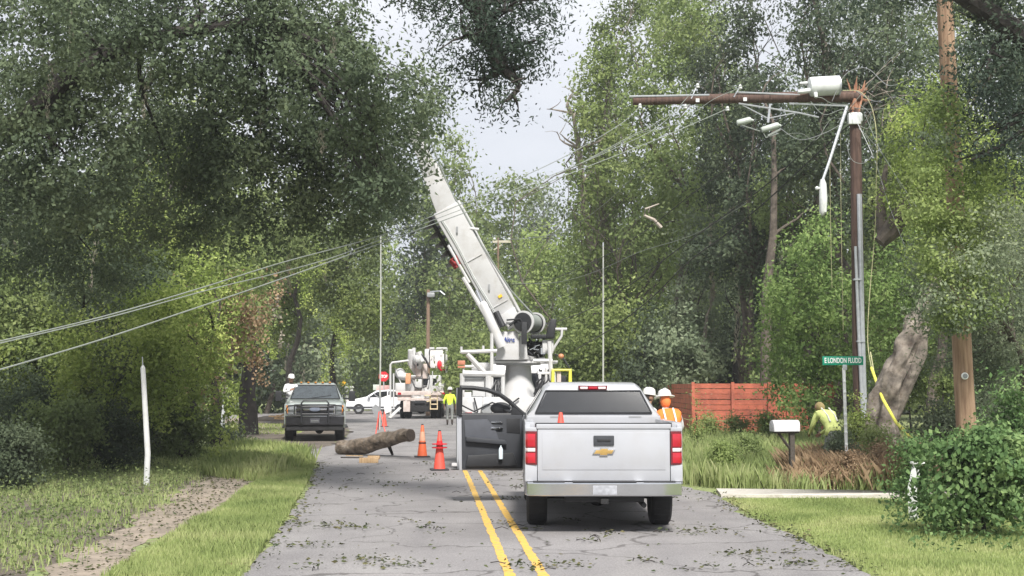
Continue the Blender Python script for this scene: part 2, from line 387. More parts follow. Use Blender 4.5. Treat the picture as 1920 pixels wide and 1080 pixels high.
side_l = [(-18, 70), (-42, 74), (-42, 94), (-18, 92), ax(-4.6, 104), ax(-4.2, 150), (-16, 210), (-34, 300), (-26, 300), (-7, 210), ax(3.8, 150)]
rr = [ax(4.0, 60), ax(4.0, 30), G(1345, 927), G(1400, 965), G(1500, 1010), G(1640, 1080), (6.6, 8), (9, 5), (14, 3.5), (14, -8)]
road = sheet('road', rl + side_l + rr, .004, ROAD, jitter=.05)
# double yellow line, broken up by wear
def stripe(name, a0, wd, y0, y1, z=.008):
    V = []; F = []
    n = int((y1 - y0) / .12)
    for i in range(n + 1):
        Y = y0 + (y1 - y0) * i / n
        for s in (0, 1):
            x, _ = ax(a0 + (s - .5) * wd + random.gauss(0, .006), Y); V.append((x, Y, z))
    for i in range(n): F.append((2 * i, 2 * i + 1, 2 * i + 3, 2 * i + 2))
    mb = MB(); mb.add(V, F); o = mb.build(name, YLINE); tag(o, kind='structure'); return o
stripe('centre_line', .80, .10, -6, 31); stripe('centre_line', 1.13, .10, -6, 31)
# sandy wheel track on the left, darker dirt pull-off under the dark pickup, far driveway, concrete walk on the right
sheet('dirt_path', [G(60, 1085), G(185, 1085), G(250, 1040), G(330, 995), G(410, 950), G(500, 890), G(560, 856), G(575, 846), G(470, 843), G(420, 870), G(330, 925), G(235, 985), G(140, 1035)], .003, SAND, jitter=.09)
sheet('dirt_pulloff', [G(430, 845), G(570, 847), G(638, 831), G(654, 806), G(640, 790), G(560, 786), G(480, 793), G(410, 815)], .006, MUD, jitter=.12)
sheet('driveway', [G(400, 788), G(455, 783), G(545, 800), G(560, 812), G(450, 812)], .009, SAND, jitter=.1)
walk = MB(); wl = [G(1352, 933), G(1700, 935), G(1960, 938)]; wf = [G(1343, 921), G(1700, 925), G(1960, 929)]
for i in range(2): walk.hexa([(*wl[i][:2], .003), (*wl[i + 1][:2], .003), (*wf[i + 1][:2], .003), (*wf[i][:2], .003), (*wl[i][:2], .05), (*wl[i + 1][:2], .05), (*wf[i + 1][:2], .05), (*wf[i][:2], .05)])
tag(walk.build('path', CONC), kind='structure')

# ------------------------------------------------------------------ grass and litter (nobody could count it)
def inside(poly, x, y):
    c = np.zeros(len(x), bool); n = len(poly)
    for i in range(n):
        x1, y1 = poly[i][0], poly[i][1]; x2, y2 = poly[(i + 1) % n][0], poly[(i + 1) % n][1]
        if y1 == y2: continue
        k = ((y1 > y) != (y2 > y)) & (x < (x2 - x1) * (y - y1) / (y2 - y1) + x1); c ^= k
    return c
def scatter(poly, n):
    xs = [p[0] for p in poly]; ys = [p[1] for p in poly]; X = []; Y = []; t = 0
    while t < n:
        x = rng.uniform(min(xs), max(xs), n); y = rng.uniform(min(ys), max(ys), n); k = inside(poly, x, y)
        X.append(x[k]); Y.append(y[k]); t += k.sum()
        if k.sum() == 0: break
    return np.concatenate(X)[:n], np.concatenate(Y)[:n]
def blades(name, polys, h, wd, m, label=None, lean=.45, avoid=None, clump=None, cat='grass'):
    VV = []
    for poly, n in polys:
        x, y = scatter(poly, n)
        if clump:
            nc = max(1, n // clump); ci = rng.integers(0, nc, n); cx, cy = x[:nc], y[:nc]
            sg = .16; mixk = rng.random(n) < .75
            x = np.where(mixk, cx[ci % nc] + rng.normal(0, sg, n), x); y = np.where(mixk, cy[ci % nc] + rng.normal(0, sg, n), y)
        if avoid is not None:
            k = ~inside(avoid, x, y); x, y = x[k], y[k]
        n = len(x); hh = h * rng.uniform(.45, 1.15, n) * (1 + .25 * np.sin(x * 2.1 + y * 1.3)); az = rng.uniform(0, 2 * PI, n); ww = wd * rng.uniform(.6, 1.3, n)
        ln = lean * rng.uniform(.1, 1, n) * hh; la = rng.uniform(0, 2 * PI, n)
        dx, dy = np.cos(az) * ww / 2, np.sin(az) * ww / 2; lx, ly = np.cos(la) * ln, np.sin(la) * ln; z0 = np.zeros(n)
        a = np.stack([x - dx, y - dy, z0], 1); b = np.stack([x + dx, y + dy, z0], 1)
        c = np.stack([x + dx * .7 + lx * .4, y + dy * .7 + ly * .4, hh * .62], 1); d = np.stack([x + lx, y + ly, hh], 1)
        VV.append(np.stack([a, b, c, d], 1).reshape(-1, 3))
    V = np.concatenate(VV); F = np.arange(len(V)).reshape(-1, 4)
    o = rawmesh(name, V, F, m); tag(o, label, cat if label else None, kind='stuff'); return o
roadpoly = [(p[0], p[1]) for p in rl + side_l + rr]
strip = [G(185, 1095), G(446, 1095), G(536, 975), G(578, 905), G(592, 868), G(575, 850), G(500, 892), G(420, 950), G(335, 1000), G(255, 1045)]
blades('roadside_grass', [([(p[0], p[1]) for p in strip], 52000)], .11, .011, LF_GRASS, 'short bright green grass strip between dirt track and road')
lawn = [G(1355, 937), G(1700, 939), G(1925, 945), (8.3, 15), G(1990, 1090), G(1650, 1090), G(1505, 1010), G(1405, 965)]
blades('lawn_grass', [([(p[0], p[1]) for p in lawn], 85000)], .06, .011, LF_GRASS, 'mown grass verge between concrete walk and asphalt')
left_weeds = [G(300, 880), G(470, 840), (-9.5, 42), G(560, 852), G(585, 862), G(480, 905)]
blades('tall_grass', [([(p[0], p[1]) for p in left_weeds], 16000)], .34, .02, LF_GRASS, 'taller pale grass in front of the dark pickup', clump=30)
meadow = [G(1345, 918), G(1720, 924), (9.6, 28), (16, 40), (16, 48), (5.5, 48), (4.2, 34), (3.1, 26)]
blades('meadow_grass', [([(p[0], p[1]) for p in meadow], 80000)], .42, .022, LF_GRASSD, 'overgrown knee high grass around the mailbox', clump=40)
lawn2 = [(-40, 52), (-8.4, 52), (-9, 66), (-20, 68), (-50, 70)]
blades('far_lawn_grass', [(lawn2, 26000)], .1, .06, LF_GRASS, 'sunny lawn beyond the driveway on the left')
brushy = [G(1480, 915), G(1700, 922), (10.5, 24), (9.2, 30), (6.3, 29)]
blades('dry_brush', [([(p[0], p[1]) for p in brushy], 26000)], .5, .014, LF_DRY, 'dry reddish brown brush below the street sign', lean=.9, clump=14, cat='brush')

def leafcloud(pts, size, elong=.55, flat=.0, droop=.0, nrm=None, spread=.75):
    """one folded diamond per leaf around given centres; leaves turn outwards when nrm is given"""
    n = len(pts)
    if nrm is not None:
        s = size * rng.uniform(.6, 1.35, n); nn = nrm + rng.normal(size=(n, 3)) * spread; nn /= np.linalg.norm(nn, axis=1, keepdims=True) + 1e-9
        d = rng.normal(size=(n, 3)); d[:, 2] -= droop * 3; d -= nn * (d * nn).sum(1, keepdims=True); d /= np.linalg.norm(d, axis=1, keepdims=True) + 1e-9; e = np.cross(nn, d)
        a = pts - d * s[:, None] * .5; c = pts + d * s[:, None] * .5; b = pts + e * (s * elong * .5)[:, None] - nn * (s * .10)[:, None]; f = pts - e * (s * elong * .5)[:, None] - nn * (s * .10)[:, None]
        return np.stack([a, b, c, f], 1).reshape(-1, 3), np.arange(4 * n).reshape(-1, 4)
    s = size * rng.uniform(.6, 1.35, n)
    d = rng.normal(size=(n, 3)); d[:, 2] = d[:, 2] * (1 - flat) - droop; d /= np.linalg.norm(d, axis=1, keepdims=True) + 1e-9
    e = rng.normal(size=(n, 3)); e[:, 2] *= (1 - flat * .7); e -= d * (e * d).sum(1, keepdims=True); e /= np.linalg.norm(e, axis=1, keepdims=True) + 1e-9
    nn = np.cross(d, e); a = pts - d * s[:, None] * .5; c = pts + d * s[:, None] * .5
    b = pts + e * (s * elong * .5)[:, None] + nn * (s * .12)[:, None]; f = pts - e * (s * elong * .5)[:, None] + nn * (s * .12)[:, None]
    V = np.stack([a, b, c, f], 1).reshape(-1, 3); F = np.arange(4 * n).reshape(-1, 4)
    return V, F
# storm litter on the road and track
x1, y1 = scatter(roadpoly[:4] + [(p[0], p[1]) for p in [G(585, 905), G(596, 868), G(1290, 868), G(1345, 927), G(1400, 965), G(1500, 1010), G(1640, 1080), (6, 9)]], 900)
tw = rng.integers(0, 900, 1700); wx = x1[tw % 110] + rng.normal(0, .12, 1700); wy = y1[tw % 110] + rng.normal(0, .10, 1700)
tx, ty = scatter([(p[0], p[1]) for p in [G(0, 1085), G(190, 1085), G(330, 995), G(500, 890), G(420, 870), G(235, 985), G(60, 1040)]], 1500)
pts = np.stack([np.concatenate([x1, wx, tx]), np.concatenate([y1, wy, ty]), np.concatenate([np.full(900, .018), np.full(1700, .035) + rng.random(1700) * .03, np.full(1500, .025)])], 1)
k = rng.random(len(pts)) < .8
sp = np.concatenate([np.array([[p.x, p.y, .03]]) + rng.normal(size=(70, 3)) * np.array([.22, .16, .02]) for p in (G(575, 1026), G(745, 1062), G(1400, 1040), G(690, 1052), G(1480, 1060), G(1050, 1062), G(640, 990), G(560, 985), G(1330, 1000))])
ed = []
for seg in ([G(450, 1080), G(540, 975), G(583, 905), G(596, 868)], [G(1345, 927), G(1400, 965), G(1500, 1010), G(1640, 1080)]):
    for i in range(len(seg) - 1):
        for _ in range(170): p = seg[i].lerp(seg[i + 1], random.random()); ed.append((p.x + random.gauss(0, .12), p.y + random.gauss(0, .12), random.uniform(.015, .05)))
pts = np.concatenate([pts[k], sp, np.array(ed)]); k = np.ones(len(pts), bool)
V, F = leafcloud(pts[k], .06, .45, .85)
V[:, 2] = np.maximum(V[:, 2], .011)
tag(rawmesh('leaf_litter', V, F, LF_LITTER), 'scattered storm leaves and twigs on the asphalt', 'leaf litter', kind='stuff')
rb = MB()
for i in range(170):
    j = random.randrange(110) if i % 3 else random.randrange(900)
    p = Vector((x1[j] + random.gauss(0, .1), y1[j] + random.gauss(0, .1), .014)); a = random.uniform(0, PI); l = random.uniform(.05, .2)
    q = p + Vector((math.cos(a), math.sin(a), 0)) * l
    rb.tube([p, p.lerp(q, .5) + Vector((0, random.uniform(0, .03), random.uniform(.004, .03))), q], .005, 4)
tag(rb.build('twig_litter', BARKD), 'thin broken twigs lying on the asphalt', 'twigs', kind='stuff')

# ------------------------------------------------------------------ trees
def crown_points(lobes, n, clump_sz, per, shell=.45):
    """lobes: (centre, radii, weight)"""
    wts = np.array([l[2] for l in lobes], float); wts /= wts.sum(); out = []; on = []
    for (c, r, _), wt in zip(lobes, wts):
        m = max(8, int(n * wt)); nc = max(3, m // per)
        u = rng.normal(size=(nc, 3)); u /= np.linalg.norm(u, axis=1, keepdims=True)
        rad = rng.uniform(shell, 1.0, nc) ** .6; rad *= 1 + rng.normal(0, .10, nc)
        cc = np.array(c) + u * rad[:, None] * np.array(r)
        i = rng.integers(0, nc, m); sg = clump_sz * rng.uniform(.5, 1.4, nc)[i]
        g = np.clip(rng.normal(size=(m, 3)), -1.7, 1.7) * sg[:, None]; g[:, 2] *= .6
        p = cc[i] + g
        f = np.sin(p[:, 0] * 2.9 / clump_sz ** .5 * .9 + 1.3 * np.sin(p[:, 2] * 1.7)) + np.sin(p[:, 2] * 3.3 / clump_sz ** .5 * .9 + 1.7 * np.sin(p[:, 0] * 1.1 + p[:, 1])) + np.sin(p[:, 1] * 2.3 + p[:, 0] * 1.9)
        kk = (f > -.75) | (rng.random(m) < .25)
        gn = g / (np.linalg.norm(g, axis=1, keepdims=True) + 1e-9); nv = u[i] * .6 + gn * .75 + np.array([0, -.12, .38]); nv /= np.linalg.norm(nv, axis=1, keepdims=True)
        out.append(p[kk]); on.append(nv[kk])
    return np.concatenate(out), np.concatenate(on)
def px_lobe(px, py, r, Y, dep=None, ry=None):
    c = P(px, py, Y); s = SC(Y); rx = r / s; rz = (ry or r) / s
    return ((c.x, c.y, c.z), (rx, dep if dep else min(rx, 3.0), rz), r * (ry or r))
def limb(mb, a, b, r0, r1, bend=.12, n=7, k=7):
    a, b = Vector(a), Vector(b); L = (b - a).length; off = Vector((random.gauss(0, 1), random.gauss(0, 1), random.uniform(-.2, 1))) * L * bend
    pts = []
    for i in range(n):
        t = i / (n - 1); p = a.lerp(b, t) + off * math.sin(PI * t) + Vector((random.gauss(0, 1), random.gauss(0, 1), random.gauss(0, .6))) * L * .012 * (0 < i < n - 1)
        pts.append(p)
    mb.tube(pts, [r0 + (r1 - r0) * (i / (n - 1)) ** .8 for i in range(n)], k); return pts
def drapes(anchors, length, n_each, wid):
    out = []
    for a in anchors:
        m = max(4, int(n_each * random.uniform(.5, 1.4))); L = length * random.uniform(.4, 1.3)
        t = rng.random(m) ** .8; p = np.zeros((m, 3)); p[:, 2] = -t * L; sw = wid * (1 - .6 * t)
        p[:, 0] = rng.normal(0, 1, m) * sw + np.sin(t * 5 + random.random() * 6) * wid; p[:, 1] = rng.normal(0, 1, m) * sw
        out.append(p + np.array(a))
    return np.concatenate(out)
NLEAF = [0]
def tree(name, label, base, lobes, leaf, lm, bm=BARK, trunk_r=.25, lai=3.4, clump=2.6, per=36, top=None, cat='tree', group=None, vines=None, moss=None, shell=.45, elong=.55, branches=True, droop=.1, trunk_pts=None, twigs=1, nmax=60000):
    """trunk + limbs + crown; positions given in world metres relative to base"""
    base = Vector(base); leaf = leaf * .88; root = thing(name, label, cat, base, 0, group); b3 = np.array(base)
    L = [((np.array(c) - b3), r, wgt) for c, r, wgt in lobes]
    area = sum(PI * r[0] * r[2] for _, r, _ in L); n = int(min(nmax, lai * area / (.5 * elong * leaf * leaf)))
    pts, nr = crown_points(L, n, leaf * clump, per, shell)
    k_ = pts[:, 2] > .05; pts, nr = pts[k_], nr[k_]
    V, F = leafcloud(pts, leaf, elong, .25, droop, nr); NLEAF[0] += len(pts)
    rawmesh('crown' if cat == 'tree' else 'foliage', V, F, lm, root)
    if vines: # yellow green vine curtains, brown dead strands
        an = [(np.array(c) - b3) for c, in vines['at']]
        V, F = leafcloud(drapes(an, vines['len'], vines['n'], vines['w']), vines['leaf'], .7, 0, .3); rawmesh('hanging_vines', V, F, vines['mat'], root)
    if moss:
        for i in rng.integers(0, len(pts), moss['count'] // 2):
            V, F = leafcloud(drapes([pts[i]], moss['len'], moss['n'], moss['w']), moss['leaf'], .22, 0, 2.2); rawmesh('hanging_moss', V, F, LF_MOSS, root)
    mb = MB()
    if branches:
        big = max(L, key=lambda l: l[2]); tp = Vector(top) - base if top else Vector(big[0]) * .95
        if trunk_pts: pts_t = [Vector(p) - base for p in trunk_pts]; mb.tube(pts_t, [trunk_r * (1 - .6 * i / (len(pts_t) - 1)) for i in range(len(pts_t))], 10)
        else: pts_t = limb(mb, (0, 0, -.1), tp, trunk_r, trunk_r * .3, .05, 9, 9)
        for c, r, _ in L:
            cz = Vector(c); k = min(len(pts_t) - 1, max(1, int(len(pts_t) * .35)))
            cand = [p for p in pts_t[k:] if p.z <= cz.z + .5] or [pts_t[k]]
            if trunk_pts: cand = [pts_t[j].lerp(pts_t[j + 1], t) for j in range(1, len(pts_t) - 1) for t in (0, .25, .5, .75, 1)]
            src = min(cand, key=lambda p: (p - cz).length)
            rr_ = trunk_r * .32
            if (src - cz).length > .3:
                q = limb(mb, src, cz, rr_ * .8, rr_ * .2, .16, 7, 6)
                for _k in range(3 * twigs):
                    s2 = q[random.randrange(2, 6)]; u = Vector((random.gauss(0, 1), random.gauss(0, 1), random.gauss(0, .8))).normalized()
                    limb(mb, s2, cz + Vector((u.x * r[0], u.y * r[1], u.z * r[2])) * .85, rr_ * .3, rr_ * .06, .08, 5, 4)
        mb.build('trunk', bm, root)
    return root
def shrub(name, label, px, py_top, Y, wpx, leaf, lm, group=None, cat='shrub', lai=3.5, k=6, z0=.0, **kw):
    """bush rooted on the ground at column px"""
    s = SC(Y); b = Vector(((px - 960) / FPX * Y, Y, z0)); ztop = P(px, py_top, Y).z; lob = []
    for i in range(k):
        a = random.uniform(0, 2 * PI); rr_ = random.uniform(0, .55) * wpx / s; z = ztop * random.uniform(.3, .72); r = min(wpx / s * .55, ztop * .42) * random.uniform(.8, 1.15)
        c = (b.x + math.cos(a) * rr_, b.y + math.sin(a) * rr_ * .6, max(z, r * .55)); lob.append((c, (r, r, min(r, ztop - c[2] + .1) if ztop - c[2] > .2 else r * .8), 1))
    lob.append(((b.x, b.y, ztop * .78), (wpx / s * .35, wpx / s * .35, ztop * .24), .8))
    return tree(name, label, b, lob, leaf, lm, kw.pop('bm', BARKD), kw.pop('trunk_r', .035), lai, cat=cat, group=group, top=(b.x, b.y, ztop * .7), shell=.3, **kw)
def X(px, Y): return (px - 960) / FPX * Y

# --- big live oak whose crown fills the upper left
LB = [(60, 90, 170), (230, 20, 140), (400, 60, 170), (130, 300, 150), (330, 330, 150), (520, 160, 170), (550, 20, 125), (660, 60, 40), (480, 330, 150), (625, 170, 125), (690, 285, 110), (745, 225, 72), (640, 360, 110), (715, 375, 50), (0, 420, 150), (170, 470, 90), (150, 60, 110), (40, 200, 80), (250, 200, 90), (800, 160, 45), (735, 355, 28), (770, 180, 45), (680, 340, 85), (715, 300, 60)]
lobes = [px_lobe(x, y, r, 23.5 + random.uniform(-2.5, 2.5), 1.8) for x, y, r in LB]
base = Vector((X(-330, 23), 23, 0))
t1 = tree('oak_tree', 'huge live oak with dark grey-green crown filling the upper left of the photo', base, lobes, .098, LF_OAK, BARKD, .22, lai=3.7, clump=2.5, per=44, nmax=200000, moss=dict(count=50, len=.9, n=70, w=.035, leaf=.07),
     trunk_pts=[(base.x, 23, -.1), (base.x + .6, 23, 3), P(-150, 330, 22.5), P(40, 225, 22), P(130, 145, 22), P(210, 95, 22.3), P(330, 60, 22.6), P(500, 40, 23)], twigs=1)
# --- oak limb hanging in from above
LB = [(810, -50, 90), (880, -20, 105), (960, 20, 90), (870, 60, 80), (930, 100, 70), (975, 70, 60), (905, 150, 50), (950, 190, 32), (745, 0, 30), (985, 120, 40), (1010, 0, 50)]
lobes = [px_lobe(x, y, r, 19 + random.uniform(-.8, .8), .9) for x, y, r in LB]
base = Vector((X(-700, 17), 17, 0))
tree('oak_tree', 'oak leaning over from the left whose dark leafy bough hangs down into the sky gap', base, lobes, .085, LF_OAKN, BARKD, .3, lai=1.55, clump=2.6, per=16, elong=.36,
     trunk_pts=[(base.x, 17, -.1), (base.x + .3, 17, 4), (base.x + 2.5, 17.3, 7.5), P(400, -200, 18), P(800, -120, 19), P(900, 20, 19), P(940, 130, 19)], twigs=2)

# --- vine covered wood along the left verge
LW = [('vine draped tree leaning out at the far left edge, yellow-green leaves low down', 40, 33, 560, 190, LF_VINE, .12),
      ('dark tree behind the big oak near the left edge', 120, 38, 250, 260, LF_DARK, .16),
      ('tree with bright vine curtain left of the white post', 210, 32, 470, 130, LF_VINE, .11),
      ('tall vine covered tree seen through the oak crown above the white post', 300, 36, 190, 170, LF_YG, .14),
      ('dense tree hung with vines just right of the white post', 350, 31, 520, 120, LF_VINE, .11),
      ('dark trunked tree behind the vine curtain with brown dead vines', 410, 37, 430, 120, LF_MID, .14),
      ('tree with orange tinged leaves beneath the oak crown', 540, 62, 350, 120, LF_VINE, .2),
      ('round tree above the dark pickup, light vines on its left side', 628, 68, 420, 120, LF_MID, .22)]
for i, (lab, px, Y, pyt, wpx, lm, lf) in enumerate(LW):
    s = SC(Y); b = Vector((X(px, Y), Y, 0)); lob = []
    pyb = 760 if px < 400 else 600
    k = 8
    for j in range(k):
        t = (j + .5) / k; py = pyt + (pyb - pyt) * t; r = wpx * random.uniform(.38, .6)
        lob.append(px_lobe(px + random.uniform(-.55, .55) * wpx, py, r, Y + random.uniform(-1.5, 1.5), r / s))
    vin = dict(at=[(P(px + random.uniform(-.9, .9) * wpx, random.uniform(pyt + 60, 620), Y - 2.7),) for _ in range(16)], len=2.4, n=280, w=.24, leaf=.085, mat=LF_VINE if i != 5 else LF_DRY)
    tree('vine_covered_tree', lab, b, lob, lf, LF_DARK if i == 2 else (LF_MID if i in (0, 6) else lm), BARKD, .2, lai=2.7, clump=2.6, per=26, vines=vin, moss=dict(count=14, len=1.6, n=60, w=.05, leaf=.13) if i in (3, 5, 6) else None, group='vine covered trees along the left verge', nmax=45000)
# dead brown vine curtain tree and the two dark trunks beside the lawn
for lab, px, Y, r, pyt in [('thick dark trunk hung with dead brown vines beside the far lawn', 468, 52, 20, 470), ('slender dark trunk at the left end of the sunny lawn', 408, 48, 8, 520)]:
    b = Vector((X(px, Y), Y, 0)); lob = [px_lobe(px + random.uniform(-60, 60), pyt + random.uniform(-60, 90), 60, Y, 1.5) for _ in range(5)]
    tree('mossy_tree', lab, b, lob, .17, LF_MID, BARKD, r / SC(Y), lai=2.6, vines=dict(at=[(P(px + random.uniform(-75, 60), random.uniform(500, 610), Y - 1.2),) for _ in range(16)], len=2.2, n=60, w=.07, leaf=.14, mat=LF_MOSS), group='dark trunks beside the far lawn')
# backdrop of the left side and centre, in rows
BK = [('oak_tree', 'tree hung with grey moss behind the white car', 640, 115, 480, 130, LF_GREY, .42, 1), ('oak_tree', 'moss hung tree above the cab of the dark pickup', 575, 98, 520, 120, LF_GREY, .38, 1),
      ('oak_tree', 'dark mossy tree left of the dark pickup, beyond the lawn', 500, 92, 470, 110, LF_DARK, .36, 1), ('oak_tree', 'tall tree behind the tall thin white pole', 705, 105, 400, 120, LF_MID, .4, 0),
      ('oak_tree', 'round-topped tree against the sky, left of the crane boom', 850, 92, 240, 75, LF_MID, .3, 0), ('oak_tree', 'darker tree behind the upper boom', 790, 98, 300, 90, LF_DARK, .34, 0),
      ('oak_tree', 'low bright tree behind the far utility poles', 850, 125, 560, 110, LF_YG, .45, 0), ('oak_tree', 'distant pale tree down the end of the road', 750, 190, 600, 80, LF_YG, .6, 0),
      ('oak_tree', 'tree at the bottom of the sky gap, above the far crossarm', 945, 105, 325, 90, LF_MID, .4, 0), ('oak_tree', 'yellow-green tree right of the winch drum', 1040, 80, 420, 90, LF_YG, .3, 0),
      ('oak_tree', 'bluish tree top left of the pale snag against the sky', 1010, 120, 335, 70, LF_GREY, .42, 0)]
def backtree(name, lab, px, Y, pyt, wpx, lm, lf, mossy, pyb=735, grp='trees in the background', bmt=BARK, lai=3.0, nm=30000, tr=.22):
    b = Vector((X(px, Y), Y, 0)); s = SC(Y); lob = []; k = max(6, int((pyb - pyt) / (wpx * .42)))
    for j in range(k):
        t = (j + .35) / k; taper = .45 + .55 * min(1, t * 2.2); r = wpx * random.uniform(.38, .62) * (.7 + .3 * taper)
        lob.append(px_lobe(px + random.uniform(-.6, .6) * wpx * taper, pyt + r * .6 + (pyb - pyt - r * .6) * t, r, Y + random.uniform(-1, 1) * wpx / s * .5, r / s))
    return tree(name, lab, b, lob, lf, lm, bmt, tr, lai=lai, clump=2.3, per=26, moss=dict(count=26, len=3.2, n=70, w=.09, leaf=.3) if mossy else None, group=grp, nmax=nm)
for t in BK: backtree(t[0], t[1], *t[2:])
# right hand wood
RW = [('tall pale green tree with open top beside the sky gap', 1130, 62, 60, 75, LF_YG, .22, 0, 720), ('airy tree top above the left end of the broken pole', 1180, 66, -40, 95, LF_MID, .24, 0, 560),
      ('yellow-green tree behind the hanging white pole in the middle', 1110, 70, 300, 85, LF_YG, .25, 0, 735), ('tall backdrop tree rising behind the left half of the broken pole', 1330, 82, -120, 170, LF_MID, .27, 0, 720), ('tall backdrop tree rising behind the transformer', 1560, 78, -160, 190, LF_GREY, .26, 0, 720), ('tall backdrop tree rising behind the tagged pole', 1780, 72, -160, 190, LF_MID, .25, 0, 720), ('backdrop tree at the extreme right edge', 1960, 66, -160, 150, LF_MID, .24, 0, 720),
      ('tall tree with reddish sprigs above the broken pole', 1270, 58, -60, 110, LF_MID, .21, 0, 500),
      ('pale green tree below the broken pole tip', 1230, 60, 260, 90, LF_YG, .22, 0, 740), ('dark tall tree above the middle of the broken pole', 1390, 52, -80, 120, LF_DARK, .19, 1, 620),
      ('dark tree with a bare brown trunk below the hanging cutouts', 1440, 50, 120, 85, LF_DARK, .18, 0, 560), ('grey-green tree over the left half of the red fence', 1330, 56, 400, 90, LF_GREY, .2, 0, 725),
      ('dense dark tree above the transformer', 1540, 46, -90, 110, LF_DARK, .17, 0, 400), ('green tree behind the street lamp head', 1500, 48, 190, 90, LF_MID, .17, 0, 560),
      ('tree behind the brown pole top at the right', 1660, 44, -60, 120, LF_DARK, .17, 0, 420), ('tree of mixed greens filling behind the leaning trunk', 1730, 42, 200, 130, LF_MID, .16, 0, 700),
      ('dark tree at the far right behind the oak boughs', 1880, 40, 50, 150, LF_DARK, .16, 0, 740), ('low dark growth behind the right half of the red fence', 1410, 62, 520, 90, LF_DARK, .22, 0, 735),
      ('low trees right above the white cab roof', 1180, 74, 520, 110, LF_YG, .26, 0, 740)]
for r in RW: backtree('hardwood_tree', r[0], *r[1:7], r[7], pyb=r[8], grp='trees of the right hand wood', nm=42000, lai=2.9)
US = [('yellowish understory bush filling left of the winch, behind the boom foot', 890, 600, 78, 70, LF_YG), ('green understory bush right of the operator seat', 1070, 590, 60, 60, LF_MID), ('pale green bush above the left edge of the white cab roof', 1020, 640, 66, 55, LF_YG),
      ('tall understory bush behind the second tall thin white pole', 1140, 540, 58, 70, LF_YG), ('dark understory bush above the worker in orange', 1215, 560, 55, 60, LF_DARK), ('grey-green bush drooping over the left end of the red fence', 1285, 570, 52, 60, LF_GREY),
      ('dark bush in the gap above the middle of the red fence', 1385, 600, 56, 60, LF_DARK), ('mid green bush above the right end of the red fence', 1450, 560, 50, 55, LF_MID), ('green bush beyond the bucket truck, on its right side', 860, 620, 92, 45, LF_MID), ('low bright bush at the far bend of the road', 800, 690, 130, 60, LF_YG)]
for lab, px, pyt, Y, wpx, lm in US: shrub('understory_bush', lab, px, pyt, Y, wpx, 9.5 / SC(Y), lm, group='understory bushes of the wood', lai=3, k=8, per=18, nmax=16000)
# bare brown trunk and bleached snag
def bare(name, lab, pts, Y, r, m, tw=4, grp=None):
    w_ = [P(x, y, Y) for x, y in pts]; w_[0].z = min(w_[0].z, 0) if pts[0][1] > 700 else w_[0].z
    base = Vector((w_[0].x, Y, 0)); root = thing(name, lab, 'tree', base, 0, grp); mb = MB(); p = [q - base for q in w_]
    mb.tube(p, [r * (1 - .65 * i / (len(p) - 1)) for i in range(len(p))], 9); mb.build('trunk', m, root)
    bb = MB()
    for k in range(tw):
        a = p[random.randrange(len(p) // 2, len(p))]; d = Vector((random.uniform(-1, 1), random.uniform(-.4, .4), random.uniform(.1, 1))).normalized() * random.uniform(.8, 2.2)
        q = limb(bb, a, a + d, r * .3, r * .06, .15, 6, 6)
        for _ in range(2): e = q[random.randrange(2, 6)]; limb(bb, e, e + Vector((random.uniform(-1, 1), random.uniform(-.3, .3), random.uniform(-.1, 1))) * .7, r * .1, r * .03, .15, 4, 4)
    bb.build('bare_branches', m, root); return root
bare('dead_tree', 'tall pale snag with bare broken limbs beside the sky gap', [(1135, 735), (1132, 620), (1118, 500), (1100, 430), (1092, 340), (1085, 280), (1075, 215)], 62, .24, BARKL, 12)
bare('pine_tree', 'straight bare brown trunk below the hanging cutouts', [(1432, 740), (1438, 540), (1450, 440), (1452, 330), (1450, 230)], 45, .2, BARK, 3)
bare('dead_tree', 'dark bare trunk rising behind the transformer', [(1500, 735), (1530, 400), (1556, 130), (1535, 40), (1520, -40)], 50, .17, BARK, 3)
for lab, x_ in [('thin pale trunk standing behind the left part of the red fence', 1322), ('slim dark trunk standing behind the middle of the red fence', 1382)]:
    bare('thin_tree', lab, [(x_, 735), (x_ - 4, 660), (x_ + 4, 590)], 54, .16, BARKL if x_ == 1322 else BARKD, 1)
# --- near right growth
def lobes_px(L_, Y, dep=1.2, jy=.8): return [px_lobe(x, y, r, Y + random.uniform(-jy, jy), dep) for x, y, r in L_]
tree('bright_tree', 'bright green bushy tree between the red fence and the dark utility pole', (X(1530, 38), 38, 0), lobes_px([(1520, 470, 45), (1495, 540, 60), (1560, 560, 55), (1470, 610, 50), (1540, 640, 70), (1480, 690, 60), (1510, 760, 50), (1580, 700, 50), (1545, 420, 25), (1450, 560, 30)], 38), .14, LF_BRIGHT, BARK, .1, lai=3.4, clump=2.2, per=22)
tree('bright_tree', 'green bushy tree right of the grey conduits', (X(1690, 37), 37, 0), lobes_px([(1690, 480, 50), (1660, 560, 50), (1700, 620, 60), (1720, 540, 55), (1650, 660, 40), (1610, 540, 35)], 37), .13, LF_BRIGHT, BARK, .1, lai=3.0, clump=2.2, per=22)
tree('vine_covered_tree', 'tree smothered in pale green vines right of the broken pole top', (X(1760, 31), 31, 0), lobes_px([(1740, 200, 55), (1720, 270, 60), (1760, 330, 60), (1790, 250, 50), (1700, 360, 50), (1850, 420, 70), (1780, 440, 60), (1880, 350, 60), (1840, 520, 60), (1740, 480, 40)], 31), .1, LF_VINE, BARK, .2, lai=2.6, clump=2.4, per=26,
     vines=dict(at=[(P(random.uniform(1680, 1900), random.uniform(160, 420), 30),) for _ in range(16)], len=2, n=170, w=.12, leaf=.075, mat=LF_VINE))
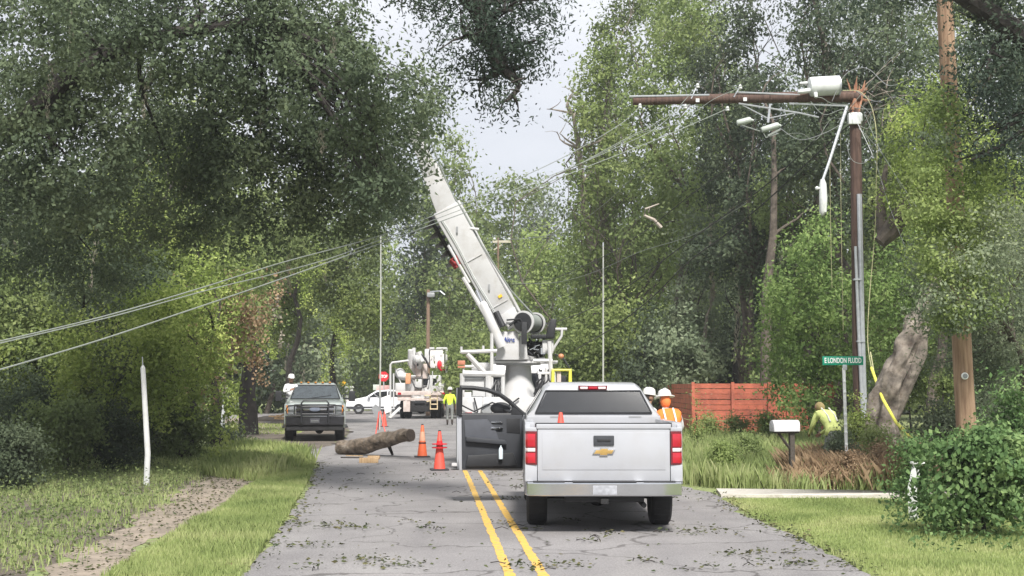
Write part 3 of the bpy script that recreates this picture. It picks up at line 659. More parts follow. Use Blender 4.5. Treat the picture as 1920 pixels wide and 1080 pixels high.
tree('vine_thicket', 'grey-green climber leaves in front of the tagged pole just above its bare foot', (X(1850, 22.2), 22.2, 0), branches=False, lobes=lobes_px([(1830, 480, 60), (1850, 560, 50), (1760, 560, 35), (1870, 420, 50), (1800, 600, 28), (1755, 250, 30)], 21.6, .5, .2), leaf=.08, lm=LF_GREY, lai=3, clump=2.4, per=20)
tree('vine_thicket', 'tangle of pale vines climbing over the middle of the tagged pole', (X(1835, 21.8), 21.8, 0), branches=False, lobes=lobes_px([(1790, 240, 42), (1765, 320, 50), (1800, 400, 55), (1780, 480, 55), (1820, 560, 50), (1790, 600, 35), (1850, 330, 45), (1730, 390, 35), (1775, 190, 35), (1770, 440, 50), (1785, 520, 40)], 21.9, .5, .2), leaf=.08, lm=LF_YG, lai=3.9, clump=2.4, per=20)
LB = [(1900, 40, 90), (1850, 130, 70), (1930, 180, 90), (1870, 250, 55), (1830, 40, 50), (1820, 300, 25), (1930, 330, 40), (1890, -60, 90), (1700, -60, 80), (1780, -80, 70), (1620, -30, 60)]
base = Vector((X(2150, 21), 21, 0))
tree('oak_tree', 'dark leaved oak boughs in the top right corner', base, lobes_px(LB, 21, 1.0), .095, LF_OAKN, BARKD, .3, lai=2.3, clump=2.6, per=18, elong=.42, trunk_pts=[(base.x, 21, -.1), (base.x - .2, 21, 4), P(2050, 200, 21), P(1950, 90, 21), P(1850, 20, 21), P(1720, -60, 21)])
LB = [(1870, 520, 70), (1800, 560, 60), (1900, 620, 80), (1840, 660, 60), (1760, 600, 40), (1900, 740, 80), (1930, 450, 60), (1830, 480, 50), (1860, 800, 60), (1765, 680, 25), (1758, 520, 42), (1790, 565, 42), (1740, 470, 35)]
tree('oak_tree', 'fallen grey-green oak top resting around the tagged pole', (X(1900, 25.5), 25.5, 0), lobes_px(LB, 25.5, 1.2), .09, LF_GREY, BARK, .16, lai=2.8, clump=2.4, per=20, elong=.4)
def gnarly(mb, pts, rad, n=30, sub=7, amp=1):
    P_ = []; Rr = []
    for i in range(len(pts) - 1):
        for k in range(sub): t = k / sub; P_.append(Vector(pts[i]).lerp(Vector(pts[i + 1]), t)); Rr.append(rad[i] + (rad[i + 1] - rad[i]) * t)
    P_.append(Vector(pts[-1])); Rr.append(rad[-1]); i0 = len(mb.v); mb.tube(P_, Rr, n)
    for j in range(len(P_)):
        for k in range(n):
            v = Vector(mb.v[i0 + j * n + k]); a = 2 * PI * k / n; h = j * .5
            f = .16 * math.sin(3 * a + h * .7) + .10 * math.sin(5 * a - h * 1.3 + 1) + .07 * math.sin(9 * a + 2 * math.sin(h)) + .07 * math.sin(h * 2.1 + 2 * a) + random.gauss(0, .025)
            mb.v[i0 + j * n + k] = tuple(v + (v - P_[j]) * f * amp)
# leaning gnarled trunk
lt = thing('leaning_tree', 'gnarled grey trunk leaning right between the conduits and the tagged pole', 'tree', (X(1640, 30), 30, 0)); mb = MB(); o_ = Vector(lt.location)
pp = [P(1625, 850, 30), P(1650, 790, 30), P(1672, 720, 29.8), P(1700, 660, 29.7), P(1722, 610, 29.6), P(1742, 565, 29.6), P(1765, 500, 29.6)]; pp[0].z = -.1
pp = [p - o_ for p in pp]; gnarly(mb, pp, [.40, .34, .31, .29, .26, .17, .08])
mb.tube([pp[1] + Vector((.28, -.1, 0)), pp[2] + Vector((.3, -.22, 0)), pp[3] + Vector((.25, -.25, -.05)), pp[4] + Vector((.1, -.2, 0))], [.10, .13, .13, .06], 10)
mb.build('trunk', BARKL, lt); lt2 = thing('leaning_tree', 'dark brown broken bough hanging above the leaning trunk', 'tree', P(1650, 450, 32)); mb = MB(); o_ = Vector(lt2.location)
pp = [P(x, y, 32) - o_ for x, y in [(1650, 455), (1672, 432), (1690, 400), (1712, 370), (1745, 330)]]; mb.tube(pp, [.16, .24, .22, .16, .08], 10)
mb.tube([P(1655, 440, 32.1) - o_, P(1650, 380, 32.3) - o_, P(1662, 310, 32.5) - o_], [.14, .12, .05], 8)
mb.build('trunk', BARK, lt2)
# big bush bottom right, verge brush, saplings
root = shrub('broadleaf_bush', 'big dark green broadleaf bush at the bottom right corner over the white post', 1840, 800, 16.6, 150, .085, LF_BUSH, lai=3.0, k=9, elong=.75, per=10, clump=2.0, droop=.5)
SH = [('leafy bush rising at the right edge above the big corner bush', 1900, 690, 18.5, 80, .08, LF_BUSH), ('small leafy sprig beside the foot of the tagged pole', 1830, 770, 21.5, 45, .07, LF_BUSH),
      ('scraggly bush left of the big corner bush, behind the white post', 1700, 815, 20.5, 60, .07, LF_BUSH), ('green clump at the foot of the grey conduits', 1640, 790, 26.5, 45, .07, LF_MID),
      ('low green clump below the stooping worker', 1570, 800, 25.5, 35, .065, LF_DARK), ('yellowish bush right of the street sign post', 1605, 730, 29, 38, .07, LF_VINE),
      ('pale brush between leaning trunk and tagged pole', 1750, 740, 26, 60, .08, LF_GREY), ('dry brown bush at the foot of the leaning trunk', 1650, 830, 24.8, 45, .05, LF_DRY),
      ('leafy bush covering the right end of the red fence', 1522, 650, 41, 34, .12, LF_BRIGHT), ('tall weeds hiding the foot of the red fence, left clump', 1325, 772, 41, 32, .08, LF_YG), ('tall weeds hiding the foot of the red fence, middle clump', 1375, 778, 41, 34, .08, LF_MID),
      ('tall weeds hiding the foot of the red fence, right clump', 1430, 770, 41, 36, .08, LF_YG), ('grey-green bush filling behind the leaning trunk', 1710, 590, 34, 60, .1, LF_MID), ('thick bush right of the tagged pole foot', 1880, 560, 29, 70, .09, LF_GREY),
      ('leafy bush between the leaning trunk and the tagged pole', 1765, 640, 30, 42, .09, LF_YG), ('dry reddish bush below the street sign', 1590, 850, 24.2, 50, .05, LF_DRY), ('tall stalky weed in front of the red fence', 1303, 735, 33, 14, .06, LF_YG),
      ('round green weed clump right of the white pickup', 1345, 830, 27, 50, .06, LF_YG), ('tangle of weeds left of the mailbox', 1400, 815, 30, 50, .07, LF_MID)]
for lab, px, pyt, Y, wpx, lf, lm in SH: shrub('shrub', lab, px, pyt, Y, wpx, lf, lm, group='shrubs on the right bank', lai=2.6, k=5, per=14, clump=2.3, nmax=16000)
SL = [('dark shrub at the bottom left edge beside the dirt track', 20, 800, 24, 110, .08, LF_DARK), ('bramble mound at the left below the vine curtain', 130, 745, 28, 110, .09, LF_MID),
      ('dark bramble left of the white post', 215, 760, 29, 80, .09, LF_DARK), ('weedy bush right of the white post', 330, 770, 31, 80, .085, LF_MID),
      ('dark low bush at the edge of the dirt pull-off', 425, 806, 38, 60, .09, LF_DARK), ('tall weeds at the foot of the trees beyond the white post', 340, 730, 38, 50, .11, LF_DARK),
      ('deep green bush behind the white post', 270, 690, 35, 90, .11, LF_DARK), ('leafy shrub near the left edge under the sagging wires', 60, 690, 30, 110, .1, LF_DARK)]
for lab, px, pyt, Y, wpx, lf, lm in SL: shrub('shrub', lab, px, pyt, Y, wpx, lf, lm, group='undergrowth on the left bank', lai=2.6, k=6, per=18, nmax=16000)
shrub('garden_bush', 'bright rounded bush on the far lawn behind the dark pickup', 610, 690, 100, 38, .3, LF_YG, lai=3)
shrub('garden_bush', 'yellowish bush at the left of the sunny lawn', 432, 700, 62, 24, .2, LF_VINE, lai=2.4)
shrub('garden_bush', 'green bush right of the far stop sign', 705, 700, 115, 30, .3, LF_YG, lai=3)
# ground cover on the left bank
sheet('soil', [(-30, 11), (G(60, 1080)[0], 12), G(150, 1035), G(235, 985), G(330, 925), G(420, 865), (-9.6, 42), (-34, 44)], .002, MUD, jitter=.1)
gx, gy = scatter([(-13, 12), (G(60, 1080)[0], 12.6), (G(150, 1035)[0], G(150, 1035)[1]), (G(235, 985)[0], G(235, 985)[1]), (G(330, 925)[0], G(330, 925)[1]), (G(420, 865)[0], G(420, 865)[1]), (-10, 40), (-30, 42)], 70000)
V, F = leafcloud(np.stack([gx, gy, rng.random(len(gx)) ** 1.5 * (.16 + .2 * (np.sin(gx * 2.1 + gy) * np.sin(gy * 1.7 - gx) > 0)) + .01], 1), .055, .55, .4); tag(rawmesh('ground_cover', V, F, LF_MID), 'low leafy ground cover left of the dirt track', 'ground cover', kind='stuff')
gx, gy = scatter([(X(1640, 18), 18), (X(1700, 15), 15), (9, 14), (14, 22), (16, 34), (8.5, 34), (X(1700, 24), 24)], 20000)
blades('verge_grass', [([(-14, 12), G(75, 1080), G(150, 1035), G(235, 985), G(330, 925), G(420, 865), (-9.8, 40), (-24, 42)], 60000)], .13, .013, LF_GRASSD, 'patchy grass among the ground cover left of the dirt track', clump=25)
V, F = leafcloud(np.stack([gx, gy, rng.random(len(gx)) ** 2 * .45 + .02], 1), .07, .5, .3); tag(rawmesh('ground_cover', V, F, LF_BUSH), 'leafy weeds under the bushes on the right', 'ground cover', kind='stuff')
# far wood: reads as one mass behind everything
pts = []
for px_, pyt_, Y_, r_ in [(x, 500 + 50 * math.sin(x * .013) + (90 if 620 < x < 800 else 0) - (60 if x > 1050 else 0) - (150 if x < 500 else 0), 150 if 500 < x < 1100 else 95, 60) for x in range(-260, 2200, 45)]:
    for t in range(7): pts.append(px_lobe(px_ + random.uniform(-20, 20), pyt_ + (760 - pyt_) * t / 6, r_, Y_ + random.uniform(-6, 6), 4))
cp, cn = crown_points(pts, 110000, 1.2, 22, .4)
V, F = leafcloud(cp, .75, .6, .2, 0, cn); tag(rawmesh('distant_woods', V, F, LF_MID), 'distant dark woods closing the view behind the trees', 'woods', kind='stuff')

# ------------------------------------------------------------------ vehicles
def arch(cy, cz, r, n=10, a0=PI, a1=0): return [(cy + r * math.cos(a0 + (a1 - a0) * i / n), cz + r * math.sin(a0 + (a1 - a0) * i / n)) for i in range(n + 1)]
def wheel(parent, x, y, r, wd, rimm=CHROME, name='wheel'):
    """tyre with tread and rim as sub-parts; x>0 faces +x"""
    o = thing(name, None, None, (x, y, r)); o.parent = parent; sg = 1 if x > 0 else -1
    t = MB(); t.lathe([(r * .62, -wd / 2), (r * .9, -wd / 2), (r * .985, -wd * .4), (r, -wd * .3), (r, wd * .3), (r * .985, wd * .4), (r * .9, wd / 2), (r * .62, wd / 2)], (0, 0, 0), 'x', 32)
    for k in range(28):
        a = 2 * PI * k / 28; t.box((0, r * .99 * math.cos(a), r * .99 * math.sin(a)), (wd * .72, .022, .03), Matrix.Rotation(a, 3, 'X'))
    t.build('tyre', RUBBER, o)
    q = MB(); q.lathe([(r * .6, -.01), (r * .63, wd * .44), (r * .58, wd * .46), (r * .5, wd * .3), (r * .18, wd * .26), (r * .14, wd * .36), (r * .02, wd * .36)], (0, 0, 0), 'x', 24)
    for k in range(6):
        a = 2 * PI * k / 6; q.box((wd * .33, r * .34 * math.cos(a), r * .34 * math.sin(a)), (.04, r * .38, .09), Matrix.Rotation(a, 3, 'X'))
    if sg < 0: q.v = [(-a, b, c) for a, b, c in q.v]
    q.build('rim', rimm, o); return o
def text_mesh(name, s, mat_, parent, loc, rot, h, width=None, ext=.004, bold=.0):
    cu = bpy.data.curves.new(name, 'FONT'); cu.body = s; cu.size = h / .72; cu.extrude = ext; cu.offset = bold; cu.align_x = 'CENTER'; cu.align_y = 'CENTER'
    o = bpy.data.objects.new('t', cu); C.objects.link(o); bpy.context.view_layer.update()
    me = bpy.data.meshes.new_from_object(o.evaluated_get(bpy.context.evaluated_depsgraph_get())); bpy.data.objects.remove(o)
    me.name = name; me.materials.clear(); me.materials.append(mat_)
    q = bpy.data.objects.new(name, me); C.objects.link(q); q.parent = parent; q.location = loc; q.rotation_euler = rot
    if width:
        xs = [v.co.x for v in me.vertices]; k = width / (max(xs) - min(xs))
        for v in me.vertices: v.co.x *= k
    return q

# ---- white pickup, seen from behind (y runs forward from the tailgate)
tk = thing('pickup_truck', 'white pickup truck seen from behind in the right lane, its left front door wide open', 'pickup truck', (1.163, 17.0, 0))
W = 1.0
for sg in (-1, 1):
    m = MB(); poly = [(.03, .62), (.03, 1.37), (2.02, 1.38), (2.02, .52)] + [(1.72, .52)] + arch(1.2, .42, .47, 12, 0, PI) + [(.7, .52)]
    m.prism(poly, sg * (W - .07), sg * W, 'x'); m.span((sg * (W - .13), .05, 1.33), (sg * (W - .004), 2.02, 1.395)); m.build('bed_side', WHITE, tk, .012)
m = MB(); m.span((-.93, .03, .72), (.93, 2.0, .78)); m.span((-.93, 1.96, .6), (.93, 2.02, 1.33)); m.span((-.93, .9, .78), (-.72, 1.5, 1.0)); m.span((.93, .9, .78), (.72, 1.5, 1.0)); m.build('bed_floor', TRIM, tk, .01)
# tailgate: panel with pressed lip and recessed field
tg = MB(); tw_ = .84
tg.loft([[(x, yy, z) for x, z in [(-tw_, .66), (tw_, .66), (tw_, 1.36), (-tw_, 1.36)]] for yy in (.0, .06)])
tgo = tg.build('tailgate', WHITE, tk, .014)
m = MB(); m.span((-.855, -.014, 1.315), (.855, .07, 1.378)); m.build('tailgate_lip', WHITE, tgo, .014, seg=3)
m = MB(); m.span((-.78, -.006, .80), (.78, .002, 1.27)); m.build('pressed_panel', WHITE, tgo, .006)
m = MB(); m.span((-.86, .0, 1.374), (.86, .05, 1.392)); m.build('top_moulding', BLACK, tgo, .004)
hd = MB(); hd.span((-.13, -.028, 1.105), (.13, .0, 1.232)); ho = hd.build('tailgate_handle', TRIM, tgo, .018, seg=3)
m = MB(); m.span((-.085, -.034, 1.155), (.085, -.027, 1.19)); m.build('handle_slot', BLACK, tgo, .004)
m = MB(); bt = [(-.145, .995), (-.115, 1.058), (-.048, 1.058), (-.048, 1.082), (.060, 1.082), (.052, 1.058), (.145, 1.058), (.115, .995), (.048, .995), (.048, .972), (-.058, .972), (-.052, .995)]
m.prism(bt, -.022, -.004, 'y'); m.build('emblem_rim', CHROME, tgo, .003)
m = MB(); m.prism([(x * .86, 1.027 + (z - 1.027) * .72) for x, z in bt], -.028, -.02, 'y'); m.build('emblem', GOLD, tgo, .002)
# tail lamps wrap round the corner
for sg in (-1, 1):
    m = MB(); xi, xo = sg * .848, sg * .995
    m.loft([[(xi, -.02, z), (sg * .97, -.005, z), (xo + sg * .008, .05, z), (xo + sg * .008, .16, z), (xi, .16, z)] for z in (.865, .88, 1.27, 1.285)])
    lo = m.build('tail_light', REDD, tk, .006)
    for z0, z1, mm, nm in [(.885, 1.015, REDL, 'brake_lens'), (1.03, 1.075, CLEAR, 'reversing_lens'), (1.09, 1.255, REDL, 'upper_lens')]:
        m = MB(); m.loft([[(sg * .868, -.027, z), (sg * .965, -.012, z), (sg * .995, .03, z), (sg * .868, .03, z)] for z in (z0, z1)]); m.build(nm, mm, lo, .006)
    m = MB(); m.span((sg * .845, .0, .655), (sg * .998, .1, .865)); m.build('corner_panel', WHITE, tk, .01); m = MB(); m.span((sg * .845, .0, 1.285), (sg * .996, .1, 1.335)); m.build('corner_cap', WHITE, tk, .01)
bp = MB(); bp.loft([[(-1.0, .12, z), (-.97, -.1, z), (-.7, -.17, z), (.7, -.17, z), (.97, -.1, z), (1.0, .12, z)] for z in (.48, .5, .63, .65)]); bo = bp.build('rear_bumper', CHROME, tk, .012)
m = MB(); m.span((-.4, -.18, .655), (.4, -.02, .668)); m.span((-.9, -.12, .655), (-.5, -.02, .665)); m.span((.9, -.12, .655), (.5, -.02, .665)); m.build('step_pad', BLACK, bo, .004)
m = MB(); m.span((-.15, -.18, .50), (.15, -.172, .615)); m.build('licence_plate', mat('plate_grey_white', (.34, .35, .38), .4, var=.25, scale=18), bo, .003)
m = MB(); m.span((-.5, -.08, .4), (.5, .05, .47)); m.span((-.05, -.14, .38), (.05, .2, .45)); m.span((-.45, .2, .45), (-.35, 5.4, .6)); m.span((.45, .2, .45), (.35, 5.4, .6)); m.cyl((-.8, 1.2, .4), (.8, 1.2, .4), .06); m.ball((0, 1.2, .4), .16); m.span((-.9, 2.1, .42), (.9, 5.2, .55)); m.cyl((.5, -.05, .36), (.5, 1, .38), .035); m.build('chassis', DARK, tk, .01)
for x in (-.83, .83):
    for y in (1.2, 4.9): wheel(tk, x, y, .405, .27, GREYM)
# cab
def ring(y, zs_ws): return None
cab = MB()
def csec(y, zb, zt, wb, wt): # section across the cab at y: belt width wb at zb, roof width wt at zt
    return [(-wb, y, zb), (wb, y, zb), (wt + .02, y, zt - .06), (wt - .05, y, zt - .008), (0, y, zt), (-wt + .05, y, zt - .008), (-wt - .02, y, zt - .06)]
cab.loft([csec(2.10, 1.44, 1.46, .94, .90), csec(2.158, 1.44, 1.60, .945, .82), csec(2.27, 1.44, 1.872, .945, .665), csec(2.40, 1.44, 1.905, .945, .67), csec(3.1, 1.44, 1.925, .945, .68), csec(3.7, 1.43, 1.90, .94, .67), csec(4.0, 1.42, 1.83, .94, .67), csec(4.55, 1.41, 1.46, .92, .85)])
cab.build('cab_roof', WHITE, tk, .012)
m = MB(); m.span((-.96, 2.08, .5), (.96, 4.6, 1.45)); m.build('cab_body', WHITE, tk, .05, seg=3)
m = MB() # rear window glass following the slope
def gl(x, z, off=.0):
    t = (z - 1.46) / (1.872 - 1.46); return (x, 2.10 + .17 * t - .012 + off - (.0), z)
m.hexa([gl(-.81, 1.49), gl(.81, 1.49), gl(.81, 1.49, .02), gl(-.81, 1.49, .02), gl(-.665, 1.775), gl(.665, 1.775), gl(.665, 1.775, .02), gl(-.665, 1.775, .02)]); wo = m.build('rear_window', GLASS, tk)
m = MB()
for a, b in [((-.83, 1.475), (.83, 1.475)), ((.83, 1.475), (.68, 1.79)), ((.68, 1.79), (-.68, 1.79)), ((-.68, 1.79), (-.83, 1.475))]: m.tube([gl(*a, -.004), gl(*b, -.004)], .011, 6)
m.build('window_seal', BLACK, wo)
m = MB(); m.loft([[(x, y, z) for x, z in [(-.2, 1.80), (.2, 1.80), (.215, 1.865), (-.215, 1.865)]] for y in (2.205, 2.30)]); hl = m.build('high_brake_light', REDD, tk, .012)
for a, b, mm in [(-.185, -.075, CLEAR), (-.06, .06, REDL), (.075, .185, CLEAR)]:
    m = MB(); m.span((a, 2.196, 1.815), (b, 2.21, 1.85)); m.build('lamp_lens', mm, hl, .006)
m = MB(); m.span((-.62, 2.082, 1.405), (-.5, 2.079, 1.43)); m.span((.5, 2.082, 1.405), (.68, 2.079, 1.43)); m.build('cargo_tie', GREYM, tk)
for sg in (-1, 1):
    m = MB(); m.prism([(2.55, 1.47), (3.3, 1.47), (3.3, 1.83), (2.62, 1.80)], sg * .80, sg * .93, 'x'); m.prism([(3.38, 1.47), (4.4, 1.46), (3.85, 1.80), (3.38, 1.83)], sg * .80, sg * .935, 'x')
    # lean the glass to follow the tumblehome
    m.v = [(x - sg * max(0, (z - 1.47)) * .62 + sg * .012, y, z) for x, y, z in m.v]; m.build('side_window', GLASS, tk)
m = MB(); m.hexa([(-.80, 4.57, 1.44), (.80, 4.57, 1.44), (.80, 4.5, 1.43), (-.80, 4.5, 1.43), (-.64, 4.04, 1.83), (.64, 4.04, 1.83), (.64, 3.98, 1.8), (-.64, 3.98, 1.8)]); m.build('windscreen', GLASS, tk)
m = MB(); m.prism([(4.55, .55), (4.55, 1.40)] + [(4.7, 1.40), (5.6, 1.30), (5.78, 1.2), (5.8, .6), (5.45, .5)] + arch(4.9, .42, .47, 12, 0, PI) + [(4.4, .55)], -.98, .98, 'x'); m.build('bonnet', WHITE, tk, .04)
m = MB(); m.span((-.9, 5.76, .45), (.9, 5.9, .75)); m.span((-.8, 5.78, .8), (.8, 5.83, 1.15)); m.build('front_bumper', CHROME, tk, .02)
m = MB(); m.prism([(3.45, .6), (4.5, .6), (4.5, 1.44), (3.45, 1.44)], -.964, -.95, 'x'); m.build('dark_opening_panel', BLACK, tk)  # flat black panel painted in for the shaded interior; the cab is solid
m = MB(); m.span((-.99, 2.9, .42), (-.92, 4.3, .5)); m.build('side_step', BLACK, tk, .01)
# open door
ang = R(76); ex = Vector((-math.sin(ang), -math.cos(ang), 0)); nrm = Vector((math.cos(ang), -math.sin(ang), 0))   # nrm = outwards skin side faces forward
hg = Vector((-.965, 4.62, 0)); door = thing('front_door', None, None, hg); door.parent = tk; door['label'] = 'open left front door with black inner trim'
rot = Matrix((( -math.sin(ang), math.cos(ang), 0), (-math.cos(ang), -math.sin(ang), 0), (0, 0, 1)))  # u (along door) , v (towards rear/inside=... ), z
def dp(u, v, z): return (ex * u + Vector((math.cos(ang) * -v, math.sin(ang) * v, 0)) * -1 + Vector((0, 0, z)))
# v>0 : towards the camera (inner trim side)
def dprism(mb, poly, v0, v1):
    n = len(poly); vs = [dp(u, v0, z) for u, z in poly] + [dp(u, v1, z) for u, z in poly]
    fs = [tuple(range(n - 1, -1, -1)), tuple(range(n, 2 * n))] + [(k, (k + 1) % n, (k + 1) % n + n, k + n) for k in range(n)]
    mb.add(vs, fs)
m = MB(); dprism(m, [(.02, .5), (1.06, .52), (1.075, .7), (1.085, 1.40), (.0, 1.40), (-.0, .8)], -.10, -.03); m.build('door_skin', WHITE, door, .012)
m = MB(); dprism(m, [(.04, .54), (1.02, .54), (1.03, 1.395), (.03, 1.395)], -.03, .03); m.build('door_trim', TRIM, door, .02)
m = MB(); dprism(m, [(.42, .98), (.98, 1.02), (1.0, 1.32), (.62, 1.33), (.5, 1.2)], .03, .05); m.build('trim_insert', mat('door_insert', (.075, .08, .095), .7), door, .015)
m = MB(); dprism(m, [(.30, .92), (.98, .98), (.98, 1.06), (.34, 1.0)], .04, .11); m.build('armrest', TRIM, door, .02)
m = MB(); dprism(m, [(.12, .58), (.98, .58), (.95, .76), (.2, .8)], .03, .085); m.build('door_pocket', BLACK, door, .02)
m = MB(); dprism(m, [(.37, 1.16), (.56, 1.17), (.56, 1.205), (.37, 1.195)], .03, .065); dprism(m, [(.37, 1.26), (.56, 1.27), (.56, 1.29), (.37, 1.285)], .03, .05); m.build('door_handle', CHROME, door, .006)
m = MB(); dprism(m, [(.08, 1.1), (.3, 1.12), (.3, 1.34), (.08, 1.34)], .03, .04); m.build('speaker_grille', BLACK, door, .01)
m = MB(); top = [(-.0, 1.40), (.12, 1.50), (.25, 1.62), (.42, 1.735), (.62, 1.80), (.85, 1.83), (1.05, 1.835)]
m.tube([dp(u, -.03, z) for u, z in top], .036, 8); m.tube([dp(1.055, -.03, 1.84), dp(1.065, -.03, 1.39)], .045, 8); m.tube([dp(0, -.03, 1.40), dp(1.07, -.03, 1.40)], .03, 8)
dprism(m, [(0, 1.40), (.22, 1.40), (.20, 1.52), (.12, 1.50)], -.05, .0); m.build('window_frame', BLACK, door, 0)
m = MB(); dprism(m, [(1.075, .53), (1.10, .7), (1.105, 1.83), (1.075, 1.83)], -.10, -.03); m.build('door_edge', WHITE, door, .006)
m = MB(); m.v = []; c = dp(.34, -.22, 1.50); m.ball(c, (.17, .07, .10), 14, 10); m.tube([dp(.2, -.08, 1.44), c], .03, 8); m.build('mirror', BLACK, door)
bt_ = MB(); bt_.lathe([(.0, 0), (.033, .0), (.035, .02), (.035, .15), (.02, .185), (.012, .19), (.012, .215), (.0, .215)], dp(.42, .13, .70) + hg + Vector(tk.location), 'z', 14)
bo_ = bt_.build('water_bottle', mat('bottle_plastic', (.62, .7, .75), .2), None); tag(bo_, 'pale plastic bottle standing in the open door pocket of the white pickup', 'bottle')
def cone(label, X_, Y_, h=.74, m1=ORANGE, base=BLACK, z=0, collars=True, grp='traffic cones on the road', rz=0, black_top=True):
    r = thing('traffic_cone', label, 'traffic cone', (X_, Y_, z), rz, grp); k = h / .74
    a = MB(); a.lathe([(.135 * k, .03 * k), (.13 * k, .05 * k), (.028 * k, .72 * k), (.02 * k, .74 * k), (0, .74 * k)], (0, 0, 0), 'z', 20); a.build('cone_body', m1, r)
    a = MB(); a.span((-.19 * k, -.19 * k, 0), (.19 * k, .19 * k, .035 * k)); a.build('cone_base', base, r, .01)
    if collars:
        a = MB(); a.lathe([(.113 * k, .43 * k - .26 * k), (.116 * k, .17 * k)], (0, 0, 0), 'z', 20)
    return r
c = cone('red cone standing in the bed of the white pickup, only its tip showing', X(1050, 18.6), 18.4, .72, REDO, z=.78, collars=False)

# ---- dark pickup facing the camera (local y runs backward)
fk = thing('pickup_truck', 'grey-green pickup with black grille guard parked facing the camera on the left', 'pickup truck', (X(592, 45.2), 45.2, 0), R(8))
m = MB(); m.loft([[(-x, y, .62), (x, y, .62), (x + .02, y, .95), (x - .04, y, zt - .06), (x - .14, y, zt), (-x + .14, y, zt), (-x + .04, y, zt - .06), (-x - .02, y, .95)] for y, x, zt in [(.12, .90, 1.2), (.2, .96, 1.3), (.6, .985, 1.36), (1.35, .99, 1.42)]]); m.build('bonnet', SILVER, fk, .02)
m = MB(); m.loft([[(-.97, y, .6), (.97, y, .6), (.98, y, 1.42), (-.98, y, 1.42)] for y in (1.3, 4.3)]); m.build('cab_body', SILVER, fk, .04)
m = MB(); cs = lambda y, zt, wt: [(-.95, y, 1.40), (.95, y, 1.40), (wt, y, zt - .05), (wt - .08, y, zt), (-wt + .08, y, zt), (-wt, y, zt - .05)]
m.loft([cs(1.3, 1.47, .90), cs(1.95, 1.92, .72), cs(2.2, 1.99, .71), cs(3.6, 1.99, .71), cs(4.15, 1.9, .71), cs(4.3, 1.45, .9)]); m.build('cab_roof', SILVER, fk, .015)
m = MB(); m.hexa([(-.82, 1.27, 1.45), (.82, 1.27, 1.45), (.82, 1.33, 1.45), (-.82, 1.33, 1.45), (-.67, 1.885, 1.90), (.67, 1.885, 1.90), (.67, 1.93, 1.90), (-.67, 1.93, 1.90)]); wo = m.build('windscreen', SCREEN, fk)
m = MB(); m.tube([(-.86, 1.25, 1.44), (.86, 1.25, 1.44)], .014, 6); m.tube([(-.84, 1.25, 1.45), (-.69, 1.88, 1.91), (.69, 1.88, 1.91), (.84, 1.25, 1.45)], .02, 6); m.tube([(-.1, 1.26, 1.46), (.55, 1.4, 1.55)], .01, 5); m.build('window_seal', BLACK, wo)
m = MB(); m.ball((-.38, 1.8, 1.62), (.13, .1, .16)); m.ball((.38, 1.8, 1.62), (.13, .1, .16)); m.span((-.8, 1.4, 1.40), (.8, 1.9, 1.46)); m.build('seat_headrests', BLACK, fk)
for sg in (-1, 1):
    m = MB(); m.prism([(2.0, 1.47), (4.1, 1.47), (4.0, 1.85), (2.35, 1.85)], sg * .80, sg * .93, 'x'); m.v = [(x - sg * max(0, z - 1.47) * .42 + sg * .015, y, z) for x, y, z in m.v]; m.build('side_window', GLASS, fk)
    m = MB(); m.prism([(4.35, .62), (6.3, .62), (6.3, 1.45), (4.35, 1.45)], sg * .92, sg * 1.0, 'x'); m.build('bed_side', SILVER, fk, .02)
    m = MB(); m.prism([(.35, .58), (.35, 1.25), (1.35, 1.3), (1.6, 1.1), (1.6, .58), (1.45, .58)] + arch(.98, .45, .47, 12, 0, PI), sg * .93, sg * 1.03, 'x'); m.build('front_wing', SILVER, fk, .03)
    m = MB(); m.span((sg * .71, .08, .93), (sg * .97, .2, 1.24)); ho = m.build('headlight', mat('headlight_lens_' + ('a' if sg > 0 else 'b'), (.25, .27, .28), .12, .3, coat=1), fk, .02)
    m = MB(); m.span((sg * .90, .07, .95), (sg * .955, .09, 1.22)); m.build('turn_signal', AMBER, ho, .006)
    m = MB(); c0 = (sg * 1.27, 1.55, 1.52); m.box(c0, (.22, .1, .36)); mo = m.build('mirror', BLACK, fk, .03, seg=3)
    m = MB(); m.tube([(sg * .95, 1.6, 1.45), (sg * 1.2, 1.57, 1.43)], .028, 6); m.tube([(sg * .95, 1.6, 1.56), (sg * 1.2, 1.57, 1.6)], .02, 6); m.build('mirror_arm', BLACK, mo)
    for y in (.98, 5.1): wheel(fk, sg * .86, y, .43, .3, GREYM)
m = MB(); m.span((-.70, .06, .88), (.70, .16, 1.26)); go = m.build('grille', BLACK, fk, .03)
m = MB(); m.span((-.64, .03, 1.05), (.64, .07, 1.12)); m.span((-.64, .035, .92), (.64, .065, .95)); m.span((-.64, .035, 1.19), (.64, .065, 1.22)); m.span((-.68, .035, .9), (-.62, .06, 1.25)); m.span((.68, .035, .9), (.62, .06, 1.25)); m.build('grille_bar', CHROME, go, .008)
m = MB(); m.lathe([(0, -.03), (.1, -.03), (.11, -.01), (.11, .02), (0, .02)], (0, .04, 1.085), 'y', 24); m.v = [(x * 1.7, y, 1.085 + (z - 1.085) * .72) for x, y, z in m.v]; m.build('emblem', mat('oval_emblem', (.25, .28, .36), .25, .4), go)
m = MB(); m.loft([[(-1.0, .12, z), (-.96, -.06, z), (.96, -.06, z), (1.0, .12, z)] for z in (.56, .6, .82, .85)]); bo = m.build('front_bumper', mat('dark_chrome', (.05, .05, .055), .25, .6), fk, .02)
m = MB(); m.span((-1.0, -.05, .84), (1.0, .0, .868)); m.build('bumper_edge', CHROME, bo, .006)
m = MB(); m.span((-.16, -.085, .62), (.16, -.075, .78)); m.build('licence_plate', mat('dark_plate', (.06, .06, .07), .4), bo, .003)
